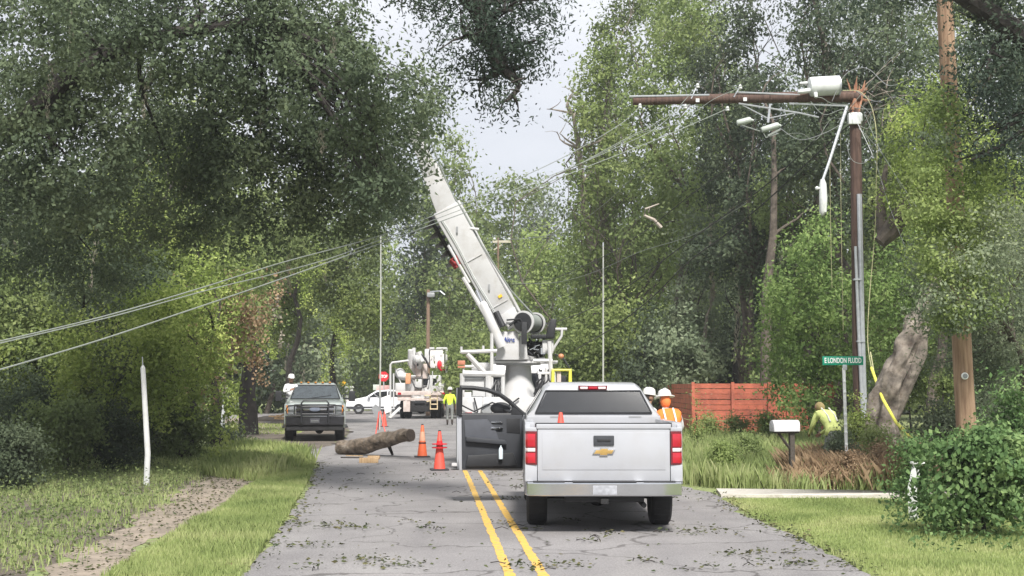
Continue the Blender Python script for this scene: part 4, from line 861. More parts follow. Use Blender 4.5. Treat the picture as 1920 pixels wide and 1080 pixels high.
m = MB(); m.span((-.13, -.09, .70), (.13, -.084, .72)); m.span((-.13, -.09, .66), (.13, -.084, .675)); m.build('plate_bars', CHROME, bo)
m = MB(); m.tube([(-.45, -.12, .62), (-.45, -.12, 1.3), (-.38, -.1, 1.38), (.38, -.1, 1.38), (.45, -.12, 1.3), (.45, -.12, .62)], .03, 8)
for z in (.93, 1.17): m.tube([(-.45, -.12, z), (.45, -.12, z)], .022, 8)
for sg in (-1, 1): m.tube([(sg * .45, -.12, 1.25), (sg * .9, -.06, 1.2), (sg * .97, -.03, 1.05), (sg * .9, -.06, .9), (sg * .45, -.12, .88)], .022, 8)
m.build('grille_guard', BLACK, fk)
m = MB(); m.span((-.95, .0, .38), (.95, .15, .58)); m.span((-.8, .2, .42), (.8, 6, .62)); m.cyl((-.8, .98, .4), (.8, .98, .4), .07); m.ball((.15, 1.0, .38), .15); m.build('chassis', DARK, fk, .01)
m = MB(); m.span((-.92, 4.4, .8), (.92, 6.25, .86)); m.span((-.92, 6.25, .6), (.92, 6.32, 1.45)); m.build('tailgate', SILVER, fk, .02)
for sg in (-1, 1):
    m = MB(); m.span((sg * 1.0, 1.6, .42), (sg * 1.14, 4.2, .47)); m.build('side_step', BLACK, fk, .01)
m = MB()
for x in (-.5, -.25, 0, .25, .5): m.ball((x, 2.1, 2.0), (.05, .09, .025), 8, 5)
m.build('cab_marker_lights', AMBER, fk)

# ---- white crossover seen from the side at the junction
sv = thing('crossover_car', 'white crossover car side-on behind the dark pickup, nose to the left', 'car', (X(650, 90), 90, 0))
prof = [(0, .42), (0, .75), (.12, .92), (.9, 1.08), (1.35, 1.18), (2.0, 1.58), (2.9, 1.66), (3.7, 1.6), (4.35, 1.25), (4.5, 1.0), (4.5, .42)] + [(4.05, .32)] + arch(3.65, .34, .36, 10, 0, PI) + arch(.85, .34, .36, 10, 0, PI)
m = MB(); m.prism(prof, 0, 1.8, 'y'); m.v = [(x, .9 + (y - .9) * (1 - .25 * max(0, z - 1.0)), z) for x, y, z in m.v]; m.build('body', mat('white_car_paint', (.78, .79, .82), .25, coat=.6), sv, .05)
m = MB(); m.prism([(1.5, 1.15), (2.08, 1.5), (2.75, 1.55), (2.75, 1.15)], .05, .07, 'y'); m.prism([(2.83, 1.15), (2.83, 1.55), (3.55, 1.5), (4.0, 1.2)], .05, .07, 'y'); m.build('side_window', GLASS, sv)
m = MB(); m.prism([(.02, .40), (.5, .32), (1.3, .42), (3.2, .42), (4.0, .32), (4.48, .40), (4.48, .52), (0.02, .52)], -.02, -.004, 'y'); m.build('lower_cladding', TRIM, sv)
m = MB(); m.span((.0, .0, .85), (.3, .2, .95)); m.build('headlight', CLEAR, sv, .02)
m = MB(); m.box((1.55, -.1, 1.16), (.18, .2, .13)); m.build('mirror', WHITE, sv, .03)
for x in (.85, 3.65):
    m = MB(); m.lathe([(.2, 0), (.34, 0), (.35, .04), (.35, .2), (.2, .22)], (x, .02, .35), 'y', 24); wo = m.build('wheel', RUBBER, sv)
    m = MB(); m.lathe([(0, -.01), (.19, -.012), (.21, .02), (0, .03)], (x, .015, .35), 'y', 16); m.build('rim', GREYM, wo)

# ---- digger derrick truck (white crane truck) in the middle
YD = 30.0; dk_o = Vector((X(965, YD), YD, 0))
dk = thing('crane_truck', 'white digger derrick truck with its boom raised to the left, behind the open truck door', 'utility truck', dk_o)
def D(px, py, dy=0): return P(px, py, YD + dy) - dk_o
def dbox(mb, x0, y0, x1, y1, d0, d1): # px rect extruded in depth
    a = D(x0, y1, d0); b = D(x1, y0, d0); mb.span((a.x, d0, a.z), (b.x, d1, b.z))
def poly_d(mb, pts, d0, d1):
    q = [D(x, y, d0) for x, y in pts]; mb.prism([(p.x, p.z) for p in q], d0, d1, 'y')
# chassis, bed and wheels
m = MB(); m.span((-.5, -.2, .6), (-.35, 6.8, .85)); m.span((.5, -.2, .6), (.35, 6.8, .85)); m.span((-1.2, -.4, .55), (1.2, -.25, .75)); m.build('chassis', DARK, dk, .01)
m = MB(); m.span((-1.25, -.2, 1.0), (1.25, 4.2, 1.12)); m.build('deck', GREYM, dk, .01)
for sg in (-1, 1):
    for k, (y0, y1, z0, z1) in enumerate([(-.2, .55, .62, 1.62), (.58, 1.3, 1.13, 1.62), (2.75, 3.9, .6, 1.62)]):
        m = MB(); m.span((sg * .72, y0, z0), (sg * 1.25, y1, z1)); bo = m.build('tool_cabinet', UWHITE, dk, .015)
        m = MB(); m.span((sg * 1.253, y0 + .05, z0 + .06), (sg * 1.268, y1 - .05, z1 - .06)); m.build('cabinet_door', UWHITE, bo, .006)
        if k == 0:
            m = MB(); m.span((sg * .77, y0 - .016, z0 + .06), (sg * 1.2, y0 - .003, z1 - .06)); m.build('cabinet_door', UWHITE, bo, .006)
    for y in (1.6, 2.3): wheel(dk, sg * 1.0, y, .5, .28, UWHITE); wheel(dk, sg * .68, y, .5, .26, UWHITE)
    wheel(dk, sg * 1.02, 6.3, .5, .28, UWHITE)
    m = MB(); m.box((sg * 1.05, -.05, .95), (.16, .16, 1.5)); m.box((sg * 1.15, -.05, .12), (.5, .34, .06)); m.build('outrigger', UWHITE, dk, .01)
    m = MB(); m.span((sg * .93, -.23, .8), (sg * 1.15, -.215, .9)); m.build('rear_light', REDL, dk, .01)
m = MB(); m.loft([[(-1.1, y, .7), (1.1, y, .7), (1.08, y, zt - .25), (.95, y, zt), (-.95, y, zt), (-1.08, y, zt - .25)] for y, zt in [(4.6, 2.3), (4.8, 2.45), (6.0, 2.4), (6.5, 1.75), (7.4, 1.6)]]); m.build('cab', UWHITE, dk, .03)
m = MB(); m.span((-.8, 4.58, 1.75), (.8, 4.6, 2.2)); m.build('rear_window', GLASS, dk)
# rear face details seen through the open door
m = MB(); m.span((-.7, -.24, .95), (.7, -.2, 1.62)); m.build('rear_panel', UWHITE, dk, .01)
m = MB(); m.lathe([(.0, -.02), (.12, -.02), (.13, 0), (.13, .03), (0, .03)], (-.62, -.27, 1.35), 'y', 20); m.build('hose_reel', GREYM, dk)
m = MB(); m.span((-1.1, -.23, 1.2), (-.95, -.21, 1.28)); m.build('reflector', REDL, dk)
m = MB(); m.tube([(-1.2, -.3, 1.45), (-.9, -.34, 1.3), (-.5, -.3, 1.5), (-.2, -.32, 1.38), (.1, -.3, 1.6)], .018, 6); m.tube([(-.9, -.3, 1.6), (-.82, -.36, 1.3), (-.95, -.3, 1.1)], .02, 6); m.build('hydraulic_hose', BLACK, dk)
# racks and rails left of the turret
m = MB()
def rail(a, b, r=.04, d=0, d2=None): m.tube([D(*a, d), D(*b, d if d2 is None else d2)], r, 8)
rail((865, 660), (932, 658), .045); rail((865, 650), (865, 662), .03); rail((906, 648), (906, 662), .03); rail((922, 625), (922, 760), .04); rail((876, 664), (908, 698), .06)
rail((868, 700), (946, 702), .07); rail((943, 700), (943, 770), .05); rail((916, 705), (916, 790), .08); rail((869, 688), (869, 740), .025); rail((869, 687), (888, 687), .03)
rail((866, 700), (866, 760), .05, 0); rail((868, 702), (868, 702), .03, 0, 3); rail((943, 702), (943, 702), .03, 0, 3)
rail((1000, 676), (1036, 676), .04); rail((1030, 640), (1034, 720), .05); rail((1008, 700), (1036, 700), .035); rail((1012, 700), (1012, 760), .04); rail((1024, 690), (1024, 745), .03)
m.build('side_rack', UWHITE, dk)
m = MB(); dbox(m, 868, 708, 908, 732, .05, 1.2); dbox(m, 884, 680, 918, 700, .4, 1.4); m.build('lidded_box', UWHITE, dk, .02)
m = MB(); dbox(m, 868, 706, 906, 711, .0, 1.25); m.build('box_lid', GREYM, dk, .01)
m = MB(); dbox(m, 858, 676, 872, 684, -.05, .1); dbox(m, 858, 686, 872, 690, -.05, .1); m.build('marker_light', mat('faded_red_amber', (.5, .2, .12), .5), dk, .01)
m = MB(); dbox(m, 928, 712, 942, 745, .1, .5); dbox(m, 885, 745, 935, 800, .0, .3); dbox(m, 868, 735, 884, 800, .05, .4); m.build('rear_locker', UWHITE, dk, .02)
m = MB()
for i in range(9):
    a = D(random.uniform(925, 940), random.uniform(708, 720), .05); b = D(random.uniform(925, 945), random.uniform(740, 775), -.05); m.tube([a, a.lerp(b, .5) + Vector((random.uniform(-.12, .12), -.1, 0)), b], .016, 5)
for i in range(12):
    a = D(random.uniform(1005, 1030), random.uniform(690, 705), .1); b = D(random.uniform(1000, 1032), random.uniform(728, 760), -.05); m.tube([a, a.lerp(b, .5) + Vector((random.uniform(-.15, .15), -.1, 0)), b], .018, 5)
m.build('hydraulic_hose', BLACK, dk)
# pedestal and turntable
pc = D(972, 745, .9)
m = MB(); m.lathe([(.62, 1.12), (.60, 1.2), (.40, 1.75), (.31, 2.0), (.29, 2.33), (.42, 2.36), (.44, 2.44), (.60, 2.46), (.62, 2.52), (.5, 2.56)], (D(972, 700, .9).x, .9, 0), 'z', 28); m.build('pedestal', UWHITE, dk)
m = MB(); m.lathe([(.5, 2.35), (.52, 2.36), (.52, 2.42), (.5, 2.43)], (D(972, 700, .9).x, .9, 0), 'z', 32); m.build('slewing_ring', GREYM, dk)
m = MB(); poly_d(m, [(925, 676), (1046, 676), (1046, 681), (925, 681)], .35, 1.5); m.build('turret_platform', UWHITE, dk, .01)
m = MB(); poly_d(m, [(929, 675), (934, 640), (938, 622), (968, 620), (974, 640), (974, 675)], .25, .5); ho = m.build('turret_housing', UWHITE, dk, .03)
m = MB(); poly_d(m, [(974, 674), (974, 630), (986, 626), (990, 674)], .3, 1.1); poly_d(m, [(935, 674), (940, 625), (972, 625), (974, 674)], .9, 1.12); m.build('turret_frame', UWHITE, dk, .02)
lt_ = text_mesh('lettering', 'Altec', BLUE, ho, D(955, 637, .2) + Vector((0, .028, 0)), (PI / 2, 0, 0), .11, .25, .003, .004)
# valve bank
m = MB()
for i in range(26):
    a = D(random.uniform(986, 1026), random.uniform(640, 668), random.uniform(.3, .8)); m.cyl(a, a + Vector((random.uniform(-.12, .12), random.uniform(-.15, .1), random.uniform(-.14, .14))), random.uniform(.015, .04), n=7)
dbox(m, 988, 640, 1022, 668, .6, .9); m.build('valve_bank', BLACK, dk)
m = MB()
for i in range(12):
    a = D(random.uniform(988, 1026), random.uniform(640, 668), .28); m.cyl(a, a + Vector((random.uniform(-.15, .15), random.uniform(-.05, .1), random.uniform(-.06, .06))), .014, n=6)
dbox(m, 1014, 652, 1022, 664, .25, .45); m.build('control_levers', CHROME, dk)
m = MB(); dbox(m, 1017, 637, 1038, 662, .2, .7); m.build('control_box', UWHITE, dk, .02)
# seat
m = MB(); dbox(m, 996, 627, 1040, 634, .1, .6); so = m.build('operator_seat', BLACK, dk, .02)
m = MB(); poly_d(m, [(1023, 632), (1030, 604), (1035, 597), (1044, 599), (1040, 630), (1036, 634)], .08, .58); m.build('seat_back', BLACK, so, .03)
m = MB(); m.tube([D(1034, 662, .2), D(1040, 650, .2), D(1053, 630, .15), D(1054, 617, .15)], .03, 8); m.tube([D(1040, 617, .15), D(1063, 617, .15)], .03, 8); m.build('grab_rail', UWHITE, dk)
# winch
wc = D(985, 605, .3)
m = MB(); a0 = D(982, 604, .12); a1 = D(1003, 606, .7)
m.cyl(a0, a1, .20, n=24); m.build('winch_drum', CABLE, dk)
m = MB(); ax_ = (a1 - a0).normalized(); m.cyl(a0 - ax_ * .04, a0, .26, n=28); m.cyl(a1, a1 + ax_ * .04, .25, n=28); wo = m.build('winch_flange', UWHITE, dk)
m = MB(); m.cyl(a0 - ax_ * .08, a0 - ax_ * .04, .215, n=28); m.span((a0.x - .05, a0.y - .14, a0.z - .5), (a0.x + .07, a0.y - .02, a0.z)); m.cyl(a1 - ax_ * .05, a1 - ax_ * .001, .215, n=24); m.build('winch_guard', BLACK, dk, .004)
# boom: raised to the left and a little towards the camera
def beam(name, p0, p1, w0, h0, w1, h1, mt, bev=.03, par=None):
    d = (p1 - p0).normalized(); side = Vector((d.z, 0, -d.x)).normalized(); dep = d.cross(side).normalized(); mb = MB()
    mb.loft([[p + side * sx * ww / 2 + dep * sy * hh / 2 for sx, sy in ((-1, -1), (1, -1), (1, 1), (-1, 1))] for p, ww, hh in ((p0, w0, h0), (p1, w1, h1))])
    return mb.build(name, mt, par or dk, bev)
b0, b1, b2 = D(953, 604, .55), D(834, 390, .0), D(772, 235, -.45)
beam('boom_base_section', b0, b1, .56, .5, .60, .5, UWHITE, .04)
dv = (b1 - b0).normalized(); sidev = Vector((dv.z, 0, -dv.x)).normalized()
beam('boom_middle_section', b1 - dv * .3, D(800, 304, -.2), .53, .45, .39, .36, UWHITE, .03)
beam('boom_tip_section', D(809, 328, -.2), b2, .34, .3, .30, .26, UWHITE, .03)
m = MB(); m.tube([b0.lerp(b1, t) + sidev * (.335 + .01 * math.sin(t * 9)) for t in (0, .2, .4, .6, .8, 1)], .045, 6); m.build('boom_edge_rail', UWHITE, dk)
m = MB()
for t in (.3, .8): p = b0.lerp(b1, t) + Vector((0, -.27, 0)); m.box(p, (.04, .03, .14))
m.build('boom_bracket', GREYM, dk)
p = b0 - dv * .05; beam('boom_root_pin', D(966, 612, .45), D(950, 585, .45), .3, .6, .42, .56, UWHITE, .03)
m = MB(); m.tube([D(943, 612, .1), D(930, 585, .15)], .07, 10); m.tube([D(955, 610, .1), D(968, 600, .1), D(982, 612, .1)], .03, 6); m.tube([D(950, 600, .1), D(975, 598, .05), D(990, 618, .1)], .02, 6); m.build('hydraulic_hose', BLACK, dk)
m = MB(); m.tube([D(903, 566, .0), D(905, 570, .0), D(941, 650, .1)], [.07, .10, .12], 14); m.build('lift_cylinder', UWHITE, dk)
m = MB(); m.tube([D(893, 545, .05), D(905, 572, .0)], .05, 10); m.build('cylinder_rod', CHROME, dk)
m = MB()
for o_s, r_ in ((-.17, .013), (-.20, .011)): m.tube([b0.lerp(b1, t) + sidev * (o_s + .012 * math.sin(t * 11)) + Vector((0, -.275, 0)) for t in [k / 12 for k in range(1, 12)]], r_, 5)
m.build('boom_hose', PORC, dk)
for t in (.15, .55):
    m = MB(); m.box(b0.lerp(b1, t) + Vector((0, -.268, 0)), (.46, .012, .018), Matrix.Rotation(-math.atan2(sidev.z, sidev.x), 3, 'Y')); m.build('hose_clamp', UWHITE, dk)
m = MB(); m.box(b0.lerp(b1, .2) + sidev * .12 + Vector((0, -.27, 0)), (.09, .012, .06), Matrix.Rotation(-math.atan2(sidev.z, sidev.x), 3, 'Y')); m.build('warning_decal', SIGNY, dk)
# winch rope with sheave bracket
m = MB(); m.tube([D(1000, 590, .35), D(958, 545, .2), D(905, 462, .05), D(868, 395, -.1), D(845, 360, -.2), D(806, 262, -.45)], .021, 6); m.build('winch_rope', CABLE, dk)
m = MB(); m.tube([D(880, 428, -.1), D(898, 430, -.1)], .03, 6); m.build('rope_guide', UWHITE, dk)
# auger stowed beside the boom
m = MB(); g0, g1 = D(858, 500, .40), D(806, 408, .30); gd = (g1 - g0).normalized(); gs = Vector((gd.z, 0, -gd.x)); gq = gd.cross(gs)
m.cyl(g0, g1, .05, n=8); V_ = []; F_ = []; NT = 110
for i in range(NT + 1):
    t = i / NT; a = t * 2 * PI * 5.2; p = g0.lerp(g1, t); q = gs * math.cos(a) + gq * math.sin(a); V_ += [p + q * .04, p + q * .23, p + q * .23 + gd * .012, p + q * .04 + gd * .012]
for i in range(NT):
    for k in range(4): F_.append((4 * i + k, 4 * i + (k + 1) % 4, 4 * (i + 1) + (k + 1) % 4, 4 * (i + 1) + k))
m.add(V_, F_); m.build('auger', mat('worn_auger_steel', (.10, .095, .095), .5, .5), dk, smooth=80)
m = MB(); m.ball(D(852, 496, .1), (.06, .07, .08)); m.tube([D(845, 488, .1), D(856, 503, .1)], .05, 8); m.tube([D(845, 488, -.1), D(855, 480, -.1), D(862, 495, -.1)], .02, 5); m.build('auger_latch', mat('red_gearbox', (.3, .03, .03), .5), dk)
m = MB(); m.tube([D(868, 520, -.05), D(915, 600, .0)], .05, 8); m.tube([D(840, 460, -.12), D(880, 530, -.05)], .035, 8); m.build('boom_rail', UWHITE, dk)
# yellow bar frame at the right rear corner
m = MB(); m.tube([D(1036, 735, -.1), D(1037, 694, -.1), D(1069, 694, -.1), D(1069, 735, -.1)], .045, 8); m.build('yellow_guard_frame', YEL, dk)
m = MB(); dbox(m, 1044, 704, 1062, 722, -.05, .3); m.build('corner_toolbox', BLACK, dk, .02)
m = MB(); dbox(m, 1044, 694, 1052, 722, -.08, .0); m.build('pink_tag', PINKW, dk, .01)
m = MB(); m.ball(D(1052, 668, .2), (.07, .06, .06)); m.build('work_light', mat('dull_amber', (.45, .2, .1), .4), dk)
m = MB(); m.tube([D(1040, 664, .2), D(1055, 670, .2), D(1068, 690, .1)], .02, 6); m.build('light_cable', BLACK, dk)

# ---- bucket truck farther down the road
YB = 77.0; bk_o = Vector((X(787, YB), YB, 0)); bk = thing('bucket_truck', 'white bucket truck with folded boom seen from behind, farther down the road', 'utility truck', bk_o)
def B(px, py, dy=0): return P(px, py, YB + dy) - bk_o
def bbox(mb, x0, y0, x1, y1, d0, d1): a = B(x0, y1, d0); b = B(x1, y0, d0); mb.span((a.x, d0, a.z), (b.x, d1, b.z))
for sg in (-1, 1):
    for y in (1.4,): wheel(bk, sg * 1.05, y, .52, .3, UWHITE); wheel(bk, sg * .72, y, .52, .28, UWHITE)
    wheel(bk, sg * 1.0, 5.6, .5, .28, UWHITE)
m = MB(); m.span((-.45, .1, .55), (.45, 6.5, .85)); m.ball((0, 1.4, .55), .28); bbox(m, 770, 752, 806, 772, .05, .3); m.build('chassis', DARK, bk, .02)
m = MB(); m.span((-1.25, 0, 1.05), (1.25, 4.2, 1.2)); bbox(m, 742, 733, 832, 741, -.05, .1); m.build('deck', PINKW, bk, .02)
m = MB(); bbox(m, 745, 740, 770, 750, .05, .8); bbox(m, 806, 740, 832, 752, .05, .8); m.build('tail_lamp_bar', PINKW, bk, .02)
for x0, x1 in ((741, 760), (815, 833)):
    m = MB(); bbox(m, x0, 718, x1, 735, .2, 3.8); o = m.build('tool_cabinet', UWHITE, bk, .03)
    m = MB(); bbox(m, x0 + 2, 720, x1 - 2, 733, .17, .19); m.build('cabinet_door', UWHITE, o, .01)
m = MB(); m.span((-1.05, 4.5, .8), (1.05, 6.6, 1.9)); m.span((-1.0, 4.5, 1.8), (1.0, 5.7, 2.55)); m.build('cab', UWHITE, bk, .1)
m = MB(); m.span((-.75, 4.47, 1.95), (.75, 4.5, 2.35)); m.build('rear_window', GLASS, bk)
m = MB(); m.tube([B(732, 778, -.1), B(732, 684, -.1), B(735, 680, -.1), B(765, 676, .1), B(770, 690, .3)], .06, 8); m.tube([B(738, 700), B(738, 765)], .05, 8); m.tube([B(741, 690, .3), B(752, 720, .3)], .04, 6); m.build('side_rack', UWHITE, bk)
m = MB(); a = B(738, 762, -.2); m.hexa([B(728, 782, -.3), B(733, 784, -.3), B(752, 766, -.1), B(748, 763, -.1)] + [p + Vector((0, .3, .02)) for p in (B(728, 782, -.3), B(733, 784, -.3), B(752, 766, -.1), B(748, 763, -.1))]); m.build('outrigger_leg', UWHITE, bk)
m = MB(); bbox(m, 756, 752, 769, 772, -.1, .05); m.build('mud_flap', PINKW, bk, .02)
m = MB()
for x in (807, 820): m.tube([B(x, 741, -.1), B(x, 768, -.1)], .035, 6)
for y in (748, 758, 767): m.tube([B(807, y, -.1), B(820, y, -.1)], .035, 6)
m.tube([B(796, 742, -.1), B(806, 742, -.1), B(806, 752, -.1), B(800, 753, -.1)], .04, 6); m.build('step_ladder', mat('tan_ladder', (.62, .5, .32), .6), bk)
m = MB(); bbox(m, 778, 751, 797, 756, -.06, .05); m.build('licence_plate', BLACK, bk)
m = MB(); m.lathe([(.55, 1.2), (.5, 1.5), (.38, 1.9), (.36, 2.3), (.45, 2.35), (.45, 2.45)], (B(782, 720, 1.2).x, 1.2, 0), 'z', 20); m.build('pedestal', UWHITE, bk)
m = MB(); bbox(m, 779, 684, 790, 706, .6, 1.6); bbox(m, 792, 682, 801, 710, .6, 1.4); m.build('turret', PINKW, bk, .06)
m = MB(); a = B(784, 674, .4); m.ball(a, (.32, .5, .36), 14, 10); m.tube([B(770, 656, .5), B(770, 680, .7), B(781, 700, 1)], [.16, .2, .16], 10); m.tube([B(776, 652, .6), B(777, 676, .6)], .1, 8); m.tube([B(784, 660, .2), B(790, 676, .2), B(786, 690, .5)], [.2, .22, .14], 10); m.build('boom_elbow', UWHITE, bk)
m = MB(); m.tube([B(789, 664, .1), B(797, 672, .1), B(806, 690, .2)], .06, 7); m.tube([B(783, 686, .1), B(783, 668, .0)], .05, 6); m.tube([B(772, 712, .1), B(778, 726, -.05), B(788, 728, 0), B(800, 724, 0)], .05, 6); m.tube([B(803, 700, 0), B(806, 715, 0), B(802, 730, 0)], .04, 6); m.build('hydraulic_hose', BLACK, bk)
m = MB(); bbox(m, 806, 654, 833, 690, .6, 1.5); bo = m.build('bucket', mat('fibreglass_bucket', (.74, .72, .72), .4, dirt=(.4, .3, .3), dfac=.2), bk, .08)
m = MB(); bbox(m, 805, 651, 838, 655, .55, 1.6); bbox(m, 835, 652, 839, 700, .6, .8); m.build('bucket_rim', UWHITE, bo, .02)
m = MB(); m.ball(B(824, 684, .5), (.14, .08, .26), 12, 8); m.ball(B(829, 692, .5), (.16, .1, .14), 12, 8); m.build('red_warning_flag', SIGNR, bo)
m = MB(); bbox(m, 796, 654, 805, 680, .8, 1.5); m.build('tool_tray', UWHITE, bk, .05)
m = MB(); bbox(m, 760, 700, 770, 720, .1, .6); m.build('orange_cone_rack', mat('faded_orange', (.62, .3, .16), .6), bk, .05)
m = MB(); m.ball(B(758, 706, .4), (.42, .3, .22), 14, 8); m.ball(B(750, 700, .6), (.3, .3, .3), 12, 8); m.build('cable_coil', UWHITE, bk)
m = MB()
for i in range(9):
    x = 800 + random.uniform(-4, 14); a = B(x, random.uniform(695, 715), 0); m.tube([a, B(x + random.uniform(-4, 4), random.uniform(722, 738), -.02)], random.uniform(.025, .06), 6)
m.build('boom_tools', UWHITE, bk)
for x in (746, 828):
    m = MB(); bbox(m, x, 736, x + 6, 740, -.08, -.05); m.build('tail_light', REDL, bk)
m = MB(); bbox(m, 778, 711, 791, 728, .3, 1); m.build('pedestal_cover', UWHITE, bk, .05)

# ------------------------------------------------------------------ poles and wires
def rel(o, px, py, Y): return P(px, py, Y) - Vector(o.location)
def tubeobj(name, root, pts, r, m, n=8):
    mb = MB(); mb.tube(pts, r, n); return mb.build(name, m, root)
UP = thing('utility_pole', 'dark utility pole with its snapped top hanging out level to the left over the grass', 'utility pole', (X(1613, 33), 33, 0)); YU = 33
q = lambda x, y, dy=0: rel(UP, x, y, YU + dy)
m = MB(); m.tube([Vector((0, 0, -.1)), q(1611, 700), q(1608, 500), q(1605, 300), q(1603, 205)], [.165, .16, .15, .14, .135], 14); m.build('pole', POLED, UP)
m = MB()
for i in range(14):
    a = q(1603 + random.uniform(-8, 8), 205 + random.uniform(-4, 8), random.uniform(-.1, .1)); b = q(1603 + random.uniform(-16, 22), random.uniform(142, 185), random.uniform(-.12, .12)); m.tube([a, a.lerp(b, .6), b], [.05, .035, .006], 5)
m.build('splintered_stub', SPLINT, UP)
m = MB(); m.tube([q(1612, 181), q(1500, 182), q(1350, 185), q(1187, 189)], [.145, .14, .125, .115], 14); bt = m.build('broken_top', POLED, UP)
m = MB()
for i in range(10):
    a = q(1598, 181 + random.uniform(-6, 6)); b = q(random.uniform(1608, 1640), 181 + random.uniform(-22, 14), random.uniform(-.15, .15)); m.tube([a, b], [.045, .006], 5)
m.build('split_end', SPLINT, bt)
m = MB(); m.box(q(1308, 188, -.14), (.09, .01, .09)); m.box(q(1397, 186, -.15), (.09, .01, .09)); m.build('pole_tag', PORC, bt)
# transformer can lying on the broken top
m = MB(); a, b = q(1518, 163, -.15), q(1572, 160, -.15); dr = (b - a).normalized(); m.tube([a - dr * .02, a, a + dr * .05, b - dr * .05, b], [.19, .235, .245, .245, .23], 20); tr = m.build('transformer', PORC, UP)
m = MB(); m.tube([a + Vector((.05, -.1, -.1)), a + Vector((-.2, -.12, -.14)), a + Vector((-.32, -.12, -.15))], [.07, .06, .045], 10); m.tube([a + Vector((.0, .1, .12)), a + Vector((-.22, .12, .12))], [.05, .03], 8); m.tube([a + Vector((.1, -.2, -.2)), a + Vector((.1, -.25, -.32))], [.05, .04], 8); m.build('bushing', PORC, tr)
m = MB(); m.tube([b - dr * .02, b + dr * .02], [.25, .25], 20); m.build('rim_band', STEEL, tr)
# split crossarms, insulators and hanging cutouts
m = MB(); m.tube([q(1180, 181, -.1), q(1330, 178, -.1)], .025, 5); m.tube([q(1382, 173, -.12), q(1500, 178, -.12)], .022, 5); m.build('bare_rod', STEEL, bt)
for x, y in ((1308, 160), (1388, 162), (1200, 198), (1364, 203), (1285, 199)):
    m = MB(); c_ = q(x, y, -.1); m.lathe([(0, -.06), (.05, -.06), (.05, -.03), (.035, -.02), (.055, 0), (.03, .02), (.03, .05), (0, .05)], c_, 'z', 12); m.build('insulator', PORC, bt)
m = MB(); m.tube([q(1306, 163, -.1), q(1296, 185, -.13)], .015, 5); m.tube([q(1386, 165, -.1), q(1376, 182, -.13)], .015, 5); m.build('insulator_pin', STEEL, bt)
m = MB(); m.tube([q(1444, 195, -.1), q(1440, 230, -.1)], .03, 6); m.tube([q(1392, 197, -.1), q(1440, 222, -.1), q(1495, 211, -.1)], .016, 5); m.tube([q(1385, 194, -.12), q(1500, 212, -.1), q(1535, 220, -.1)], .022, 5); m.tube([q(1480, 194, -.1), q(1590, 199, -.1)], .022, 5); m.build('hanging_bracket', STEEL, bt)
for (xa, ya), (xb, yb) in (((1382, 231), (1408, 224)), ((1428, 244), (1460, 234))):
    m = MB(); a, b = q(xa, ya, -.1), q(xb, yb, -.1); m.tube([a, a.lerp(b, .1), a.lerp(b, .9), b], [.06, .078, .078, .06], 12)
    m.tube([b, b + Vector((.06, 0, -.03))], [.03, .03], 8); m.build('cutout', mat('porcelain_cutout', (.42, .46, .42), .35), bt)
m = MB(); m.tube([q(1384, 232, -.12), q(1400, 238, -.12), q(1425, 246, -.12)], .014, 5); m.tube([q(1440, 255, -.1), q(1463, 243, -.1)], .03, 6); m.tube([q(1430, 246, -.1), q(1436, 258, -.1), q(1460, 250, -.1)], .014, 5); m.build('jumper_wire', CABLE, bt)
# bracket, street lamp arm, conduits, loose loops
m = MB(); m.lathe([(.17, -.1), (.185, -.08), (.185, .1), (.16, .13)], q(1603, 222, 0), 'z', 16); m.span(tuple(q(1592, 232, -.22)), tuple(q(1612, 214, -.1))); m.build('white_collar', PORC, UP, .01)
m = MB(); m.tube([q(1588, 200, -.3), q(1575, 240, -.4), q(1556, 300, -.6), q(1542, 340, -.7)], [.04, .04, .035, .035], 8); ar = m.build('lamp_arm', STEEL, UP)
m = MB(); m.tube([q(1542, 336, -.7), q(1543, 345, -.7), q(1543.5, 372, -.7), q(1543, 398, -.7), q(1542, 404, -.7)], [.05, .085, .10, .09, .03], 14); m.v = [(x, y * 1.0, z) for x, y, z in m.v]; la = m.build('lamp_head', PORC, UP)
m = MB(); m.ball(q(1532, 353, -.7), (.05, .05, .05)); m.cyl(q(1532, 353, -.7), q(1540, 353, -.7), .025); m.build('photocell', PORC, la)
m = MB(); m.tube([q(1611, 364, -.17), q(1616, 600, -.17), q(1622, 790, -.17)], [.062, .062, .062], 10); m.build('conduit', STEEL, UP)
m = MB(); m.tube([q(1604, 462, -.2), q(1610, 620, -.2), q(1618, 790, -.2)], [.035, .04, .045], 10); m.build('conduit', STEEL, UP)
for x, y in ((1606, 524), (1612, 640)):
    m = MB(); p = q(x, y, -.2); m.span(tuple(p - Vector((.07, .05, .02))), tuple(p + Vector((.12, .08, .02)))); m.build('conduit_clip', STEEL, UP)
def wire(lab, pts, r=.012, m=CABLE, name='wire', cat='power line', grp=None, sag=6):
    r = r * .54; w_ = [P(*p) for p in pts]; o = Vector(w_[0]); mb = MB(); c = []
    n = len(w_)
    for i in range(n - 1): # smooth through the points
        p0, p1, p2, p3 = w_[max(i - 1, 0)], w_[i], w_[i + 1], w_[min(i + 2, n - 1)]
        for k in range(sag):
            t = k / sag; c.append(.5 * ((2 * p1) + (p2 - p0) * t + (2 * p0 - 5 * p1 + 4 * p2 - p3) * t * t + (3 * p1 - p0 - 3 * p2 + p3) * t ** 3))
    c.append(w_[-1]); mb.tube([p - o for p in c], r, 5); ob = mb.build(name, m); ob.location = o; return tag(ob, lab, cat, grp)
G1 = 'wires strung from the broken pole'
